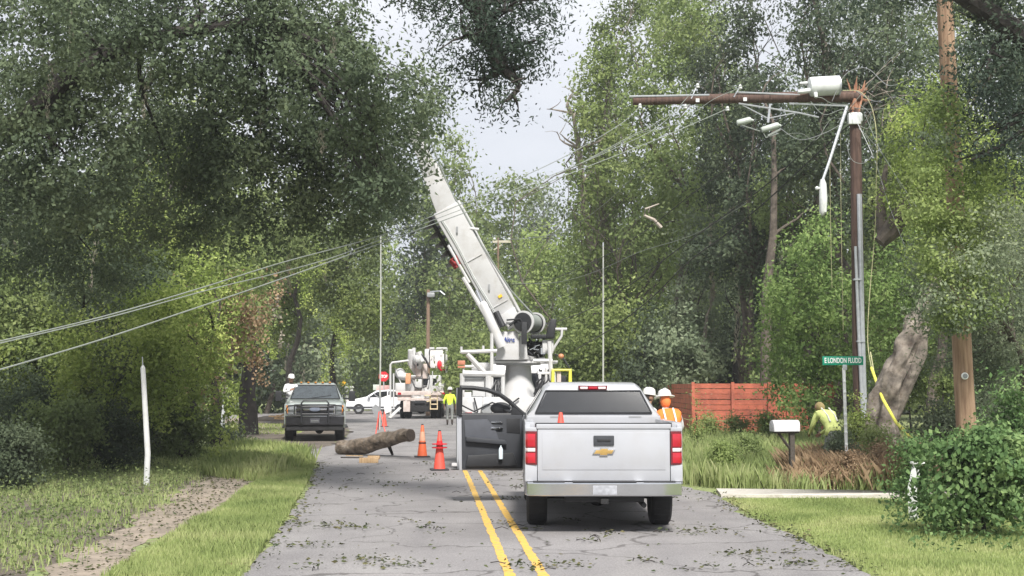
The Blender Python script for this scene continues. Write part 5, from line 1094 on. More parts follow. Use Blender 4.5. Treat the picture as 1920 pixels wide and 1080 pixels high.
wire('uppermost pale wire sagging from the broken pole tip across the boom', [(1200, 200, 32.8), (1160, 235, 32), (1060, 293, 30), (960, 340, 27.8), (862, 384, 25.7), (715, 441, 22.6), (530, 492, 20), (370, 542, 18.3), (180, 597, 17), (-80, 658, 15.5)], .016, grp=G1)
wire('pale wire from the left insulator, middle of those crossing the boom', [(1308, 160, 32.8), (1240, 233, 32.3), (1160, 275, 31), (1070, 314, 29.8), (960, 357, 27.6), (862, 394, 25.5), (715, 449, 22.4), (620, 484, 21), (520, 512, 19.8), (400, 541, 18.4), (200, 596, 17), (-80, 662, 15.5)], .014, grp=G1)
wire('lowest pale wire sagging from the right insulator to the lower left edge', [(1366, 203, 32.7), (1300, 232, 32), (1230, 262, 31), (1070, 325, 29.5), (960, 369, 27.4), (863, 402, 25.3), (715, 456, 22.2), (530, 522, 19.8), (330, 590, 17.8), (160, 646, 16.5), (-80, 716, 15)], .018, grp=G1)
wire('pale wire looping from the broken pole tip back to the middle insulator', [(1388, 164, 32.8), (1340, 185, 32.6), (1310, 205, 32.6), (1260, 235, 32.3), (1200, 250, 32.2), (1130, 286, 31.4), (1030, 333, 30.4), (940, 368, 29)], .012, grp=G1)
wire('short pale wire slung below the left end of the broken pole', [(1285, 199, 32.8), (1250, 218, 32.6), (1215, 240, 32.4), (1185, 254, 32.2), (1100, 300, 31.3)], .014, grp=G1)
G2 = 'dark wires running on to the far poles'
wire('upper dark wire running from the hanging cutouts down to the far crossarm', [(1495, 215, 33.0), (1400, 290, 34.5), (1300, 362, 36.9), (1200, 440, 41.1), (1130, 482, 45.6), (1040, 522, 51.6), (985, 533, 54.6), (945, 532, 56.1), (905, 524, 57.6)], .022, CABLED, grp=G2)
wire('middle dark wire running from the pole past the white post to the lower centre', [(1555, 232, 33.0), (1500, 290, 33.9), (1430, 352, 35.1), (1350, 410, 36.9), (1270, 468, 39.3), (1180, 535, 42.9), (1100, 582, 47.7), (1030, 606, 53.1), (960, 614, 57.6)], .03, CABLED, grp=G2)
wire('lowest thick dark wire running from the pole down towards the red fence side', [(1590, 236, 33.0), (1530, 290, 33.9), (1440, 374, 35.1), (1360, 440, 36.6), (1290, 492, 38.4), (1220, 560, 41.1), (1150, 614, 44.1), (1080, 655, 49.5)], .034, CABLED, grp=G2)
wire('left thin dark wire from the broken pole up out of the photo', [(1230, 175, 32.9), (1275, 120, 29), (1325, 50, 25), (1372, -30, 21)], .01, CABLED, grp=G2)
wire('thin dark wire from the middle insulator up out of the top of the photo', [(1388, 162, 32.8), (1420, 110, 29), (1450, 68, 26), (1520, 22, 22), (1600, -40, 18)], .012, CABLED, grp=G2)
wire('thin far wire meeting the far crossarm, upper of the two', [(1100, 300, 41.1), (1040, 378, 47.1), (1000, 412, 50.7), (960, 438, 54.6), (926, 452, 56.7)], .02, CABLE, grp=G2)
wire('thin far wire meeting the far crossarm, lower of the two', [(1210, 310, 38.1), (1130, 385, 42.9), (1060, 432, 48.3), (1000, 446, 52.5), (955, 449, 56.7)], .022, CABLE, grp=G2)
wire('thin far wire with a deep sag right of the boom', [(1400, 380, 36.9), (1300, 440, 39.9), (1200, 472, 44.1), (1120, 508, 48.6), (1040, 530, 53.1), (960, 531, 56.7)], .018, CABLE, grp=G2)
G3 = 'loose lines hanging round the dark pole'
wire('pale loop of cable hanging on the dark pole below the white collar', [(1610, 240, 32.7), (1628, 262, 32.6), (1634, 290, 32.6), (1620, 306, 32.6), (1600, 302, 32.6), (1590, 282, 32.6), (1592, 262, 32.7)], .014, grp=G3)
wire('long yellowish line hanging straight down just right of the conduits', [(1580, 170, 32.6), (1612, 172, 32.5), (1634, 200, 32.4), (1644, 260, 32.3), (1643, 340, 32.2), (1640, 440, 32.1), (1630, 560, 32), (1627, 640, 31.9), (1634, 690, 31.5)], .016, CABLEY, grp=G3)
wire('pale line running level from the pole top into the vines on the right', [(1600, 202, 32.8), (1640, 205, 32.5), (1695, 199, 31)], .016, grp=G3)
wire('upper pale line slanting down from the collar into the vines at right', [(1620, 210, 32.8), (1650, 280, 32), (1690, 345, 31), (1738, 418, 29.5)], .012, grp=G3)
wire('lower pale line slanting down from the collar into the vines at right', [(1622, 250, 32.8), (1662, 300, 32), (1700, 372, 31), (1735, 435, 29.5)], .012, grp=G3)
wire('thin green line hanging straight down left of the dark pole', [(1556, 290, 33.4), (1557, 400, 33.4), (1560, 540, 33.4)], .010, CABLEY, grp=G3)
wire('thin line hanging down between the lamp head and the dark pole', [(1576, 250, 33.4), (1577, 400, 33.4), (1581, 620, 33.4)], .010, CABLEY, grp=G3)
wire('tangled pale cable end curling left of the pole top', [(1590, 196, 32.7), (1560, 194, 32.6), (1542, 184, 32.5), (1530, 182, 32.5)], .016, grp=G3)
wire('pale cable end dangling between the hanging cutouts and the collar', [(1590, 232, 32.7), (1560, 222, 32.6), (1530, 262, 32.5), (1502, 250, 32.5), (1472, 252, 32.6)], .010, grp=G3)
for i, (lab, pts) in enumerate([
    ('thin tangled wire arching above the splintered pole top', [(1560, 190, 32.7), (1585, 140, 32.6), (1625, 128, 32.5), (1665, 160, 32.3), (1700, 150, 32)]),
    ('thin wire crossing behind the splintered top towards the upper right', [(1570, 230, 32.9), (1612, 180, 32.8), (1660, 120, 32.4), (1700, 80, 32)]),
    ('thin wire drooping from the splintered top to the vines', [(1605, 170, 32.6), (1640, 190, 32.4), (1680, 182, 32), (1720, 200, 31.5)]),
    ('thin wire looping under the transformer to the collar', [(1520, 190, 32.6), (1545, 215, 32.5), (1580, 205, 32.5), (1598, 215, 32.6)]),
    ('thin wire slanting from the collar down to the right past the cable loop', [(1600, 215, 32.7), (1640, 300, 32.3), (1665, 380, 32), (1700, 470, 31.4)]),
    ('short curl of wire beside the pole just under the snapped top', [(1612, 196, 32.6), (1632, 215, 32.5), (1628, 240, 32.5), (1612, 236, 32.6)]),
    ('thin drooping wire between the two hanging cutouts and the lamp arm', [(1462, 240, 32.8), (1500, 262, 32.6), (1545, 250, 32.5), (1578, 232, 32.5)])]):
    wire(lab, pts, .014, CABLE if i % 2 else GREYM, grp=G3)
tw_ = thing('broken_branch', 'tangle of bare grey twigs caught behind the splintered pole top', 'branch', P(1650, 190, 33.6)); mb = MB()
for i in range(26):
    a = rel(tw_, 1640 + random.uniform(-25, 60), 190 + random.uniform(-50, 60), 33.6 + random.uniform(-.3, .5)); q_ = limb(mb, a, a + Vector((random.uniform(-.9, .9), random.uniform(-.3, .3), random.uniform(-.5, .8))), .016, .004, .15, 6, 4)
mb.build('twigs', BARKL, tw_)['kind'] = 'stuff'
# yellow guard on the guy wire
gw = thing('guy_wire', 'guy wire with bright yellow plastic guard slanting down to the right beside the leaning trunk', 'guy wire', P(1705, 830, 27.5)); gw.location.z = 0
m = MB(); m.tube([rel(gw, 1632, 660, 31), rel(gw, 1640, 705, 30.4)], .012, 5); m.build('wire', CABLEY, gw)
m = MB(); m.tube([rel(gw, 1634, 690, 30.6), rel(gw, 1655, 748, 29.6), rel(gw, 1680, 792, 28.5), rel(gw, 1712, 824, 27.4)], .034, 8); m.build('yellow_guard', YEL, gw)
# tagged pole on the right, leaning
tp = thing('utility_pole', 'light brown utility pole with round white tag at the right of the photo', 'utility pole', (X(1812, 23), 23, 0))
m = MB(); m.tube([Vector((0, 0, -.1)), rel(tp, 1806, 700, 23), rel(tp, 1790, 350, 23.1), rel(tp, 1774, 60, 23.2), rel(tp, 1768, -60, 23.2)], [.175, .165, .15, .14, .135], 16); m.build('pole', POLEL, tp)
m = MB(); p = rel(tp, 1809, 705, 22.82); m.lathe([(0, -.02), (.055, -.02), (.06, -.01), (.06, .01), (0, .01)], p, 'y', 18); to = m.build('round_tag', SIGNW, tp)
m = MB(); m.lathe([(.03, -.026), (.042, -.026), (.042, -.018), (.03, -.018)], p, 'y', 18); m.build('tag_ring', GREYM, to)
# far poles
def farpole(lab, px, top, Y, wpx, extra, bot=740):
    r = thing('utility_pole', lab, 'utility pole', (X(px, Y), Y, 0), 0, 'far utility poles'); m = MB(); m.tube([Vector((0, 0, 0)), rel(r, px, top, Y)], [wpx / SC(Y) / 2 * 1.1, wpx / SC(Y) / 2 * .8], 10); m.build('pole', POLEG, r); extra(r, Y); return r
def e1(r, Y):
    m = MB(); m.tube([rel(r, 801, 552, Y), rel(r, 808, 547, Y), rel(r, 826, 546, Y - 1), rel(r, 834, 553, Y - 1)], .05, 6); m.build('lamp_arm', STEEL, r)
    m = MB(); m.box(rel(r, 808, 553, Y - .3), (.5, .3, .3)); m.build('transformer', GREYM, r, .08)
def e2(r, Y):
    m = MB(); a = rel(r, 844, 545, Y - .2); m.lathe([(0, 0), (.2, 0), (.22, .05), (.22, .62), (.12, .72), (.05, .95), (0, .95)], a, 'z', 14); m.build('transformer', PORC, r)
def e3(r, Y):
    m = MB(); a = rel(r, 787, 608, Y - .3); m.lathe([(0, 0), (.26, 0), (.28, .06), (.28, .9), (.1, 1), (.06, 1.3), (0, 1.3)], a, 'z', 14); m.build('transformer', PORC, r)
    m = MB(); m.box(rel(r, 768, 598, Y), (2.0, .1, .12)); m.build('crossarm', PORC, r)
def e4(r, Y):
    m = MB(); m.box(rel(r, 735, 597, Y), (2.6, .12, .14)); m.box(rel(r, 730, 624, Y), (1.8, .12, .14)); m.build('crossarm', PORC, r)
def e5(r, Y):
    m = MB(); m.box(rel(r, 941, 453, Y), (1.25, .12, .16)); m.tube([rel(r, 926, 469, Y), rel(r, 941, 459, Y)], .05, 5); m.build('crossarm', mat('weathered_crossarm', (.45, .42, .33), .8), r)
    for x in (927, 955): m = MB(); m.lathe([(0, 0), (.09, 0), (.09, .12), (0, .14)], rel(r, x, 449, Y), 'z', 8); m.build('insulator', PORC, r)
farpole('brown far pole with a curved lamp arm, left of the boom foot', 803, 543, 85, 8, e1)
farpole('stout brown far pole with a white transformer on its top, nearest the boom', 841, 540, 96, 9, e2)
farpole('thin grey far pole with a white transformer low on its right side', 778, 572, 118, 5, e3)
farpole('faintest far pole with two crossarms, beside the tall thin white pole', 735, 592, 150, 4, e4)
farpole('far pole hidden in trees showing only its pale crossarm right of the boom', 934, 446, 90, 5, e5)
for lab, px, t, b, Y, r_ in [('tall thin white pole standing left of the bucket truck', 714, 434, 790, 58, .038), ('tall thin white pole standing against the trees right of the winch', 1131, 461, 760, 48, .034)]:
    o = thing('thin_pole', lab, 'pole', (X(px - 1, Y), Y, 0)); m = MB(); m.tube([Vector((0, 0, 0)), rel(o, px, (t + b) / 2, Y), rel(o, px, t, Y)], [r_, r_ * .9, r_ * .7], 8); m.build('shaft', mat('grey_white_rod', (.42, .43, .4), .5), o)
    m = MB(); m.lathe([(0, 0), (.03, 0), (.02, .12), (0, .14)], rel(o, px, t, Y), 'z', 8); m.build('tip', STEEL, o)
# white marker post on the left, post pieces on the right
o = thing('marker_post', 'slightly leaning white post with a thin rod tip in the weeds on the left', 'post', (X(280, 25), 25, 0)); m = MB(); m.tube([Vector((0, 0, 0)), rel(o, 277, 850, 25), rel(o, 268, 690, 25)], [.056, .054, .046], 12); m.tube([rel(o, 268, 690, 25), rel(o, 267.8, 685, 25)], [.046, .02], 12); m.build('post', PVC, o)
m = MB(); m.tube([rel(o, 267.8, 688, 25), rel(o, 267, 669, 25)], .010, 6); m.build('rod_tip', STEEL, o)
o = thing('marker_post', 'broad white post half covered by the leaves of the corner bush', 'post', (X(1706, 18.6), 18.6, 0)); m = MB(); m.tube([Vector((0, 0, 0)), rel(o, 1710, 920, 18.6), rel(o, 1719, 872, 18.6)], [.065, .065, .062], 4); m.build('post', PVC, o)
m = MB(); m.box(rel(o, 1720, 868, 18.6), (.17, .15, .03)); m.build('post_cap', PVC, o, .01)
o = thing('marker_post', 'small white post standing by the lawn at the left', 'post', (X(420, 58), 58, 0)); m = MB(); m.tube([Vector((0, 0, 0)), (0, 0, 1.05)], [.1, .1], 10); m.tube([Vector((0, 0, 1.05)), (0, 0, 1.1)], [.1, .04], 10); m.build('post', PVC, o)
# street sign
o = thing('street_sign', 'green street name sign reading E LONDON FLUDD on a thin spotted post', 'street sign', (X(1584, 25), 25, 0)); m = MB(); m.box((0, 0, 1.1), (.055, .03, 2.2)); m.v = [(x - .03 * z / 2.2, y, z) for x, y, z in m.v]; m.build('post', PVC, o, .004)
for z in (.35, .6, .78, 1.0, 1.15, 1.33, 1.75, 1.95): m = MB(); m.ball((-.03 * z / 2.2, -.02, z), (.03, .01, .032), 8, 6); m.build('bolt', SIGNW, o)
m = MB(); m.span((-.05, -.02, 2.16), (.03, .02, 2.26)); m.build('sign_bracket', STEEL, o, .004)
m = MB(); m.box((-.045, 0, 2.335), (.765, .012, .165)); sb = m.build('sign_board', SIGNG, o, .003); 
text_mesh('lettering', 'E LONDON FLUDD', SIGNW, sb, (-.045, -.009, 2.335), (PI / 2, 0, 0), .095, .69, .002, .004)
# mailbox
o = thing('mailbox', 'white mailbox on a dark braced wooden post in the tall grass', 'mailbox', (X(1481, 25), 25, 0), R(12)); zb = 1.02
m = MB(); pf = [(-.09, zb), (.09, zb), (.09, zb + .12)] + [(.09 * math.cos(a), zb + .12 + .09 * math.sin(a)) for a in [PI * k / 8 for k in range(1, 8)]] + [(-.09, zb + .12)]
m.prism([(x * 1.15, z) for x, z in pf], -.37, .13, 'x'); m.build('box', mat('white_mailbox_paint', (.66, .67, .7), .4, dirt=(.3, .3, .28), dfac=.2), o, .006)
m = MB(); m.prism([(x * 1.19, z) for x, z in pf], -.39, -.37, 'x'); m.build('mailbox_door', mat('mailbox_door_grey', (.5, .5, .52), .4), o, .004)
m = MB(); m.span((-.04, -.04, 0), (.05, .05, 1.0)); m.tube([(-.25, 0, .985), (-.02, 0, .68)], .028, 4); m.box((-.1, 0, 1.0), (.45, .12, .035)); m.build('post', mat('dark_post_wood', (.07, .06, .05), .85, bump=.4), o)
# red fence: panels of level boards
FEN = mat('red_stained_boards', (.40, .11, .065), .8, var=.28, scale=3, bump=.4, bscale=20, dirt=(.16, .05, .04), dfac=.35)
fr = thing('board_fence', 'red stained fence of level boards behind the meadow on the right', 'fence', (X(1300, 44), 44, 0)); fo = Vector(fr.location)
fpts = [(1236, 58), (1298, 44), (1372, 44), (1440, 44), (1475, 44), (1560, 46)]
m_posts = []
for i in range(len(fpts) - 1):
    a = Vector((X(*fpts[i]), fpts[i][1], 0)) - fo; b = Vector((X(*fpts[i + 1]), fpts[i + 1][1], 0)) - fo; d = b - a; L_ = d.length; an = math.atan2(d.y, d.x); m = MB()
    for k in range(11):
        z = .12 + k * .175 + random.uniform(-.006, .006); m.box((a + b) / 2 + Vector((0, random.uniform(-.006, .006), z)), (L_ - .02, .022, .158), Matrix.Rotation(an + random.gauss(0, .0015), 3, 'Z'))
    m.build('board_panel', FEN, fr)
    for e in ([a] if i else [a]) + ([b] if i == len(fpts) - 2 else []):
        m = MB(); m.box(e + Vector((0, -.05, 1.0)), (.1, .09, 2.0)); m.build('fence_post', FEN, fr, .006)
# log, blocks, cones, sign stand
lg = thing('log', 'grey brown log on the road, its dark cut right end raised', 'log', P(650, 850, 36)); lg.location.z = 0
m = MB(); lp = [rel(lg, 636, 843, 36.8), rel(lg, 652, 843, 36.6), rel(lg, 690, 834, 36.1), rel(lg, 725, 824, 35.6), rel(lg, 752, 818, 35.2), rel(lg, 770, 815.5, 34.9)]
lp = [p for p in lp]; lz = .19 - min(lp[0].z, lp[1].z)
for p in lp[:2]: p.z = max(p.z, .19)
gnarly(m, [lp[0] + Vector((-.05, 0, -.02))] + lp, [.12, .185, .2, .215, .20, .175, .16], 24, 5, .35)
for v_i, v in enumerate(m.v): m.v[v_i] = tuple(Vector(v) + Vector((0, 0, .012 * math.sin(v[0] * 9) + random.gauss(0, .006))))
m.build('trunk', LOGM, lg)
m = MB(); d = (lp[-1] - lp[-2]).normalized(); m.tube([lp[-1], lp[-1] + d * .012], [.152, .145], 16); m.build('cut_end', LOGE, lg)
m = MB(); c0 = lp[3] + Vector((0, .1, -.05)); c0g = Vector((c0.x + .1, c0.y + .55, .02)); m.tube([c0, c0.lerp(c0g, .5), c0g], [.07, .05, .035], 7)
for k in range(7): a = lp[3] + Vector((random.uniform(-.2, .4), .05, .12)); m.tube([a, a + Vector((random.uniform(-.15, .2), 0, random.uniform(.05, .2)))], [.016, .006], 5)
m.build('branch_stub', BARKD, lg)
def plank(lab, c, dim, rz, name='timber_block', m_=TIMBER, cat='timber'):
    mb = MB(); mb.box((0, 0, 0), dim); o = mb.build(name, m_, None, .006); o.location = c; o.rotation_euler = (0, 0, rz); return tag(o, lab, cat, 'timber pieces beside the log')
p = G(690, 868); plank('squared timber block lying in front of the log', (p.x + .02, p.y, .065), (.46, .2, .12), R(4))
p = G(700, 862); plank('second board leaning behind the timber block near the log', (p.x, p.y + .12, .05), (.3, .12, .09), R(-8))
p = G(660, 860); plank('thin dark stick poking from under the log to the timber block', (p.x, p.y, .03), (.62, .03, .03), R(-14), 'stick', BARKD, 'stick')
p = G(668, 857); plank('thin pale stick lying against the left end of the log', (p.x - .05, p.y, .035), (.5, .025, .025), R(-20), 'stick', TIMBER, 'stick')
p = G(791, 858)
def tallcone(lab, p, h, collars, m1):
    r = thing('traffic_cone', lab, 'traffic cone', (p[0], p[1], 0), R(8), 'tall traffic cones by the log'); k = h
    a = MB(); a.lathe([(.135, .03), (.13, .05), (.034 * 1, k * .97), (.02, k), (0, k)], (0, 0, 0), 'z', 22); bo = a.build('cone_body', m1, r)
    a = MB(); rb_ = lambda t: .13 + (.034 - .13) * t + .004
    for t0, t1 in collars: a.lathe([(rb_(t0), k * t0), (rb_(t1), k * t1)], (0, 0, 0), 'z', 22)
    a.build('reflective_collar', mat('pale_orange_collar', (.8, .42, .28), .5, var=.1), bo) if m1 == ORANGE else a.build('reflective_collar', SIGNR, bo)
    a = MB(); a.span((-.2, -.2, 0), (.2, .2, .04)); a.build('cone_base', BLACK, r, .01)
    a = MB(); a.lathe([(.03, k * .965), (.03, k), (.02, k + .01), (0, k + .01)], (0, 0, 0), 'z', 14)
    if m1 == ORANGE: a.lathe([(rb_(.42) + .006, k * .42), (rb_(.46) + .006, k * .46)], (0, 0, 0), 'z', 20)
    a.build('black_band', BLACK, bo)
    if m1 != ORANGE:
        for z in (.66, .57):
            a = MB(); a.lathe([(.05, k * z), (.17, k * z - .01), (.17, k * z + .012), (.05, k * z + .02)], (0, 0, 0), 'z', 20); a.build('loose_ring', SIGNR, bo)
    return r
tallcone('tall orange cone with dark tip and band, right of the log', (p.x, p.y + .15), .86, [(.5, .78)], ORANGE)
p = G(824, 882); tallcone('tall red cone with two loose rings, beside the open truck door', (p.x, p.y), .88, [(.62, .74)], REDO)
cone('small red cone standing below the folded sign stand', X(722, 62), 62, .7, REDO)
o = thing('sign_stand', 'folded roadwork sign on a spindly orange legged stand behind the log', 'sign stand', (X(712, 50), 50, 0)); q2 = lambda x, y, dy=0: rel(o, x, y, 50 + dy)
m = MB(); m.tube([q2(711, 770, 0), q2(704, 818, -.4)], .02, 6); m.tube([q2(713, 770, 0), q2(724, 818, -.4)], .02, 6); m.tube([q2(711, 770, 0), q2(709, 806, .4)], .02, 6); m.build('tripod_leg', REDO, o)
m = MB(); m.tube([q2(713, 742), q2(712, 775)], .035, 6); m.tube([q2(700, 738), q2(713, 748)], .02, 5); m.build('mast', GREYM, o)
m = MB(); a = [q2(697, 765), q2(704, 758), q2(713, 764), q2(712, 784), q2(702, 780)]; m.prism([(p.x, p.z) for p in a], -.03, .02, 'y'); m.build('folded_sign_panel', GREYM, o)
m = MB(); a = [q2(717, 745), q2(731, 740), q2(734, 770), q2(722, 776)]; m.prism([(p.x, p.z) for p in a], .02, .05, 'y'); m.build('white_sign_face', WREFL, o)
# road signs in the distance
o = thing('stop_sign', 'small red octagonal stop sign left of the bucket truck', 'road sign', (X(720, 92), 92, 0)); m = MB(); m.box((0, .05, 1.3), (.07, .04, 2.6)); m.build('post', STEEL, o)
zc = rel(o, 720, 706, 92).z; m = MB(); m.prism([(.36 * math.cos(PI / 8 + k * PI / 4), zc + .36 * math.sin(PI / 8 + k * PI / 4)) for k in range(8)], 0, .02, 'y'); fo_ = m.build('sign_board', SIGNR, o); text_mesh('lettering', 'STOP', SIGNW, fo_, (0, -.012, zc), (PI / 2, 0, 0), .2, .5, .003, .01)
m = MB(); m.box((-.25, -.02, zc - .85), (.45, .03, .45)); m.box((.25, -.02, zc - .8), (.4, .03, .4)); m.build('lower_plate', mat('pink_white_plate', (.7, .4, .38), .5), o, .01)
o = thing('warning_sign', 'yellow diamond road sign above the dark pickup', 'road sign', (X(643, 105), 105, 0)); m = MB(); m.box((0, .04, 1.1), (.07, .04, 2.2)); m.build('post', STEEL, o)
zc = rel(o, 643, 717, 105).z; m = MB(); m.prism([(.3, zc), (0, zc + .3), (-.3, zc), (0, zc - .3)], 0, .02, 'y'); m.build('sign_board', SIGNY, o)
o = thing('sign_plate', 'small pale sign plate beside the far stop sign', 'road sign', (X(706, 96), 96, 0)); m = MB(); m.box((0, .03, .9), (.06, .04, 1.8)); m.build('post', STEEL, o); m = MB(); m.box((0, 0, 1.8), (.45, .02, .4)); m.build('sign_board', mat('pale_plate', (.55, .6, .55), .5), o, .01)
for lab, px in (('far white post just right of the dark pickup cab', 651), ('far white post with a cap near the white car roof', 660)):
    o = thing('marker_post', lab, 'post', (X(px, 102), 102, 0), 0, 'pair of far white posts'); m = MB(); m.tube([(0, 0, 0), (0, 0, 1.75)], .13, 8); m.tube([(0, 0, 1.75), (0, 0, 1.9)], [.2, .12], 8); m.build('post', PVC, o)
# low frame gate behind the lawn and a heap of cut boards
o = thing('wire_gate', 'pale low gate frame at the back of the left lawn', 'gate', (X(420, 64), 64, 0)); m = MB(); m.tube([rel(o, 412, 775, 64), rel(o, 412, 738, 64), rel(o, 449, 738, 64), rel(o, 449, 775, 64)], .05, 6); m.build('frame', mat('pale_green_rail', (.5, .6, .4), .6), o)
m = MB()
for k in range(8): m.tube([rel(o, 414 + k * 4.6, 742, 64), rel(o, 414 + k * 4.6, 770, 64)], .012, 4)
m.build('mesh_bars', GREYM, o)
o = thing('board_heap', 'heap of pale cut boards on the lawn left of the dark pickup', 'timber', (X(537, 66), 66, 0)); 
for k in range(6): m = MB(); m.box((random.uniform(-.3, .3), random.uniform(-.3, .3), .08 + k * .09), (1.3, .18, .06), Matrix.Rotation(random.uniform(-.9, .9), 3, 'Z') @ Matrix.Rotation(random.uniform(-.4, .3), 3, 'Y')); m.build('board', TIMBER, o)
o = thing('dirt_mound', 'low mound of turned soil on the lawn left of the dark pickup', 'soil heap', (X(512, 72), 72, 0)); m = MB(); m.ball((0, 0, 0), (1.0, .6, .28), 16, 8); m.v = [(x + random.gauss(0, .03), y + random.gauss(0, .03), z + random.gauss(0, .03)) for x, y, z in m.v]; m.build('soil', MUD, o)
# bleached dead branch in the right wood
o = thing('dead_branch', 'bleached crooked dead branch caught in the wood below the broken pole', 'branch', P(1225, 400, 50)); m = MB(); m.tube([rel(o, 1240, 427, 50), rel(o, 1226, 412, 50), rel(o, 1208, 404, 50), rel(o, 1210, 392, 50), rel(o, 1236, 382, 50)], [.07, .065, .055, .045, .02], 7); m.tube([rel(o, 1210, 392, 50), rel(o, 1219, 388, 50), rel(o, 1216, 398, 50)], [.03, .025, .012], 6); m.build('limb', BARKB, o)
for i, (x, y, Y, s_) in enumerate([(1560, 60, 40, 1.2), (1250, 200, 57, 1.5)]): pass

# ------------------------------------------------------------------ people
def evaluated_skin(edges, verts, radii, sub=1):
    me = bpy.data.meshes.new('body'); me.from_pydata(verts, edges, []); o = bpy.data.objects.new('tmp', me); C.objects.link(o)
    sk = o.modifiers.new('s', 'SKIN'); sk.use_smooth_shade = True
    for i, d in enumerate(me.skin_vertices[0].data): d.radius = radii[i]; d.use_root = (i == 0)
    sb_ = o.modifiers.new('u', 'SUBSURF'); sb_.levels = sub; sb_.render_levels = sub
    bpy.context.view_layer.update(); r = bpy.data.meshes.new_from_object(o.evaluated_get(bpy.context.evaluated_depsgraph_get()))
    bpy.data.objects.remove(o); return r
def person(label, loc, rz, J, shirt, pants, hat='brim', vest=None, sleeve=True, hatc=HAT, hood=None, grp='line workers'):
    """J overrides joints (x right, y forward, z up)"""
    D_ = dict(pelvis=(0, 0, .95), waist=(0, 0, 1.08), chest=(0, 0, 1.30), neck=(0, .0, 1.48), nk2=(0, .015, 1.55), headc=(0, .03, 1.66),
              shl=(-.19, 0, 1.42), shr=(.19, 0, 1.42), ell=(-.26, -.03, 1.15), elr=(.26, -.03, 1.15), wrl=(-.27, .08, .92), wrr=(.27, .08, .92), hal=(-.27, .11, .84), har=(.27, .11, .84),
              hil=(-.10, 0, .90), hir=(.10, 0, .90), knl=(-.11, .03, .50), knr=(.11, .03, .50), anl=(-.11, -.01, .10), anr=(.11, -.01, .10), tol=(-.13, .15, .045), tor=(.13, .15, .045))
    D_.update(J); rad = dict(pelvis=(.16, .13), waist=(.145, .11), chest=(.175, .125), neck=(.075, .075), nk2=(.058, .058), headc=(.085, .098), shl=(.075, .075), shr=(.075, .075), ell=(.05, .05), elr=(.05, .05),
        wrl=(.034, .03), wrr=(.034, .03), hal=(.042, .02), har=(.042, .02), hil=(.105, .11), hir=(.105, .11), knl=(.068, .07), knr=(.068, .07), anl=(.048, .05), anr=(.048, .05), tol=(.045, .032), tor=(.045, .032))
    E = [('pelvis', 'waist'), ('waist', 'chest'), ('chest', 'neck'), ('neck', 'nk2'), ('nk2', 'headc'), ('chest', 'shl'), ('shl', 'ell'), ('ell', 'wrl'), ('wrl', 'hal'), ('chest', 'shr'), ('shr', 'elr'), ('elr', 'wrr'), ('wrr', 'har'),
         ('pelvis', 'hil'), ('hil', 'knl'), ('knl', 'anl'), ('anl', 'tol'), ('pelvis', 'hir'), ('hir', 'knr'), ('knr', 'anr'), ('anr', 'tor')]
    names = list(D_); vs = [D_[k] for k in names]; rr_ = [rad[k] for k in names]; es = [(names.index(a), names.index(b)) for a, b in E]; grpn = list(names)
    for s_, hn, wn in ((-1, 'hal', 'wrl'), (1, 'har', 'wrr')):
        h = Vector(D_[hn]); dv_ = (h - Vector(D_[wn])).normalized(); sd_ = dv_.cross(Vector((1, 0, 0))).normalized() if abs(dv_.x) < .9 else Vector((0, 1, 0)); cu = Vector((-s_, 0, 0))
        for k, (off, ln) in enumerate([(-.03, .075), (-.01, .088), (.01, .082), (.03, .066)]):
            a = h + sd_ * off + dv_ * .03; b = a + dv_ * ln * .5 + cu * .008; c_ = b + dv_ * ln * .45 + cu * .025; i0 = len(vs); vs += [tuple(a), tuple(b), tuple(c_)]; rr_ += [(.011, .011), (.01, .01), (.008, .008)]; grpn += ['f'] * 3; es += [(names.index(hn), i0), (i0, i0 + 1), (i0 + 1, i0 + 2)]
        a = h - sd_ * .035 - dv_ * .02; b = a - sd_ * .02 + dv_ * .03 + cu * .015; i0 = len(vs); vs += [tuple(a), tuple(b)]; rr_ += [(.013, .013), (.010, .010)]; grpn += ['f'] * 2; es += [(names.index(hn), i0), (i0, i0 + 1)]
    me = evaluated_skin(es, vs, rr_)
    root = thing('person', label, 'person', loc, rz, grp)
    # colour the one continuous body by the bone each face lies nearest
    part = {'pelvis': 1, 'hil': 1, 'hir': 1, 'knl': 1, 'knr': 1, 'anl': 3, 'anr': 3, 'tol': 3, 'tor': 3, 'waist': 0, 'chest': 0, 'shl': 0, 'shr': 0, 'neck': 0, 'nk2': 2, 'headc': 2, 'ell': 0, 'elr': 0, 'wrl': 0 if sleeve else 2, 'wrr': 0 if sleeve else 2, 'hal': 2, 'har': 2, 'f': 2}
    bm = bmesh.new(); bm.from_mesh(me)
    # head: ears, nose, chin shaped onto the same mesh
    hc = Vector(D_['headc']); nb = (hc - Vector(D_['nk2'])).normalized(); fw = Vector((0, 1, 0)); fw = (fw - nb * nb.dot(fw)).normalized(); sdv = fw.cross(nb)
    hb = MB(); hb.ball((0, 0, 0), (1, 1, 1), 20, 16)
    vv = []
    for v in hb.v:
        x, y, z = v; sx, sy, sz = x * .077, y * .098, z * .122
        if z < -.2: sx *= 1 - .35 * (-z - .2); sy *= 1 - .12 * (-z - .2)
        if y > .3: sy += .018 * math.exp(-((x / .16) ** 2) - ((z + .12) / .16) ** 2) * 1.4 - .010 * math.exp(-(((abs(x) - .36) / .16) ** 2) - ((z - .08) / .12) ** 2) - .006 * math.exp(-(x / .3) ** 2 - ((z + .48) / .05) ** 2)
        if abs(x) > .85 and abs(z) < .3: sx *= 1.18
        p = hc + sdv * sx + fw * sy + nb * (sz + .0); vv.append(bm.verts.new(p))
    for f in hb.f:
        try:
            nf = bm.faces.new([vv[i] for i in f if True]); 
        except Exception: continue
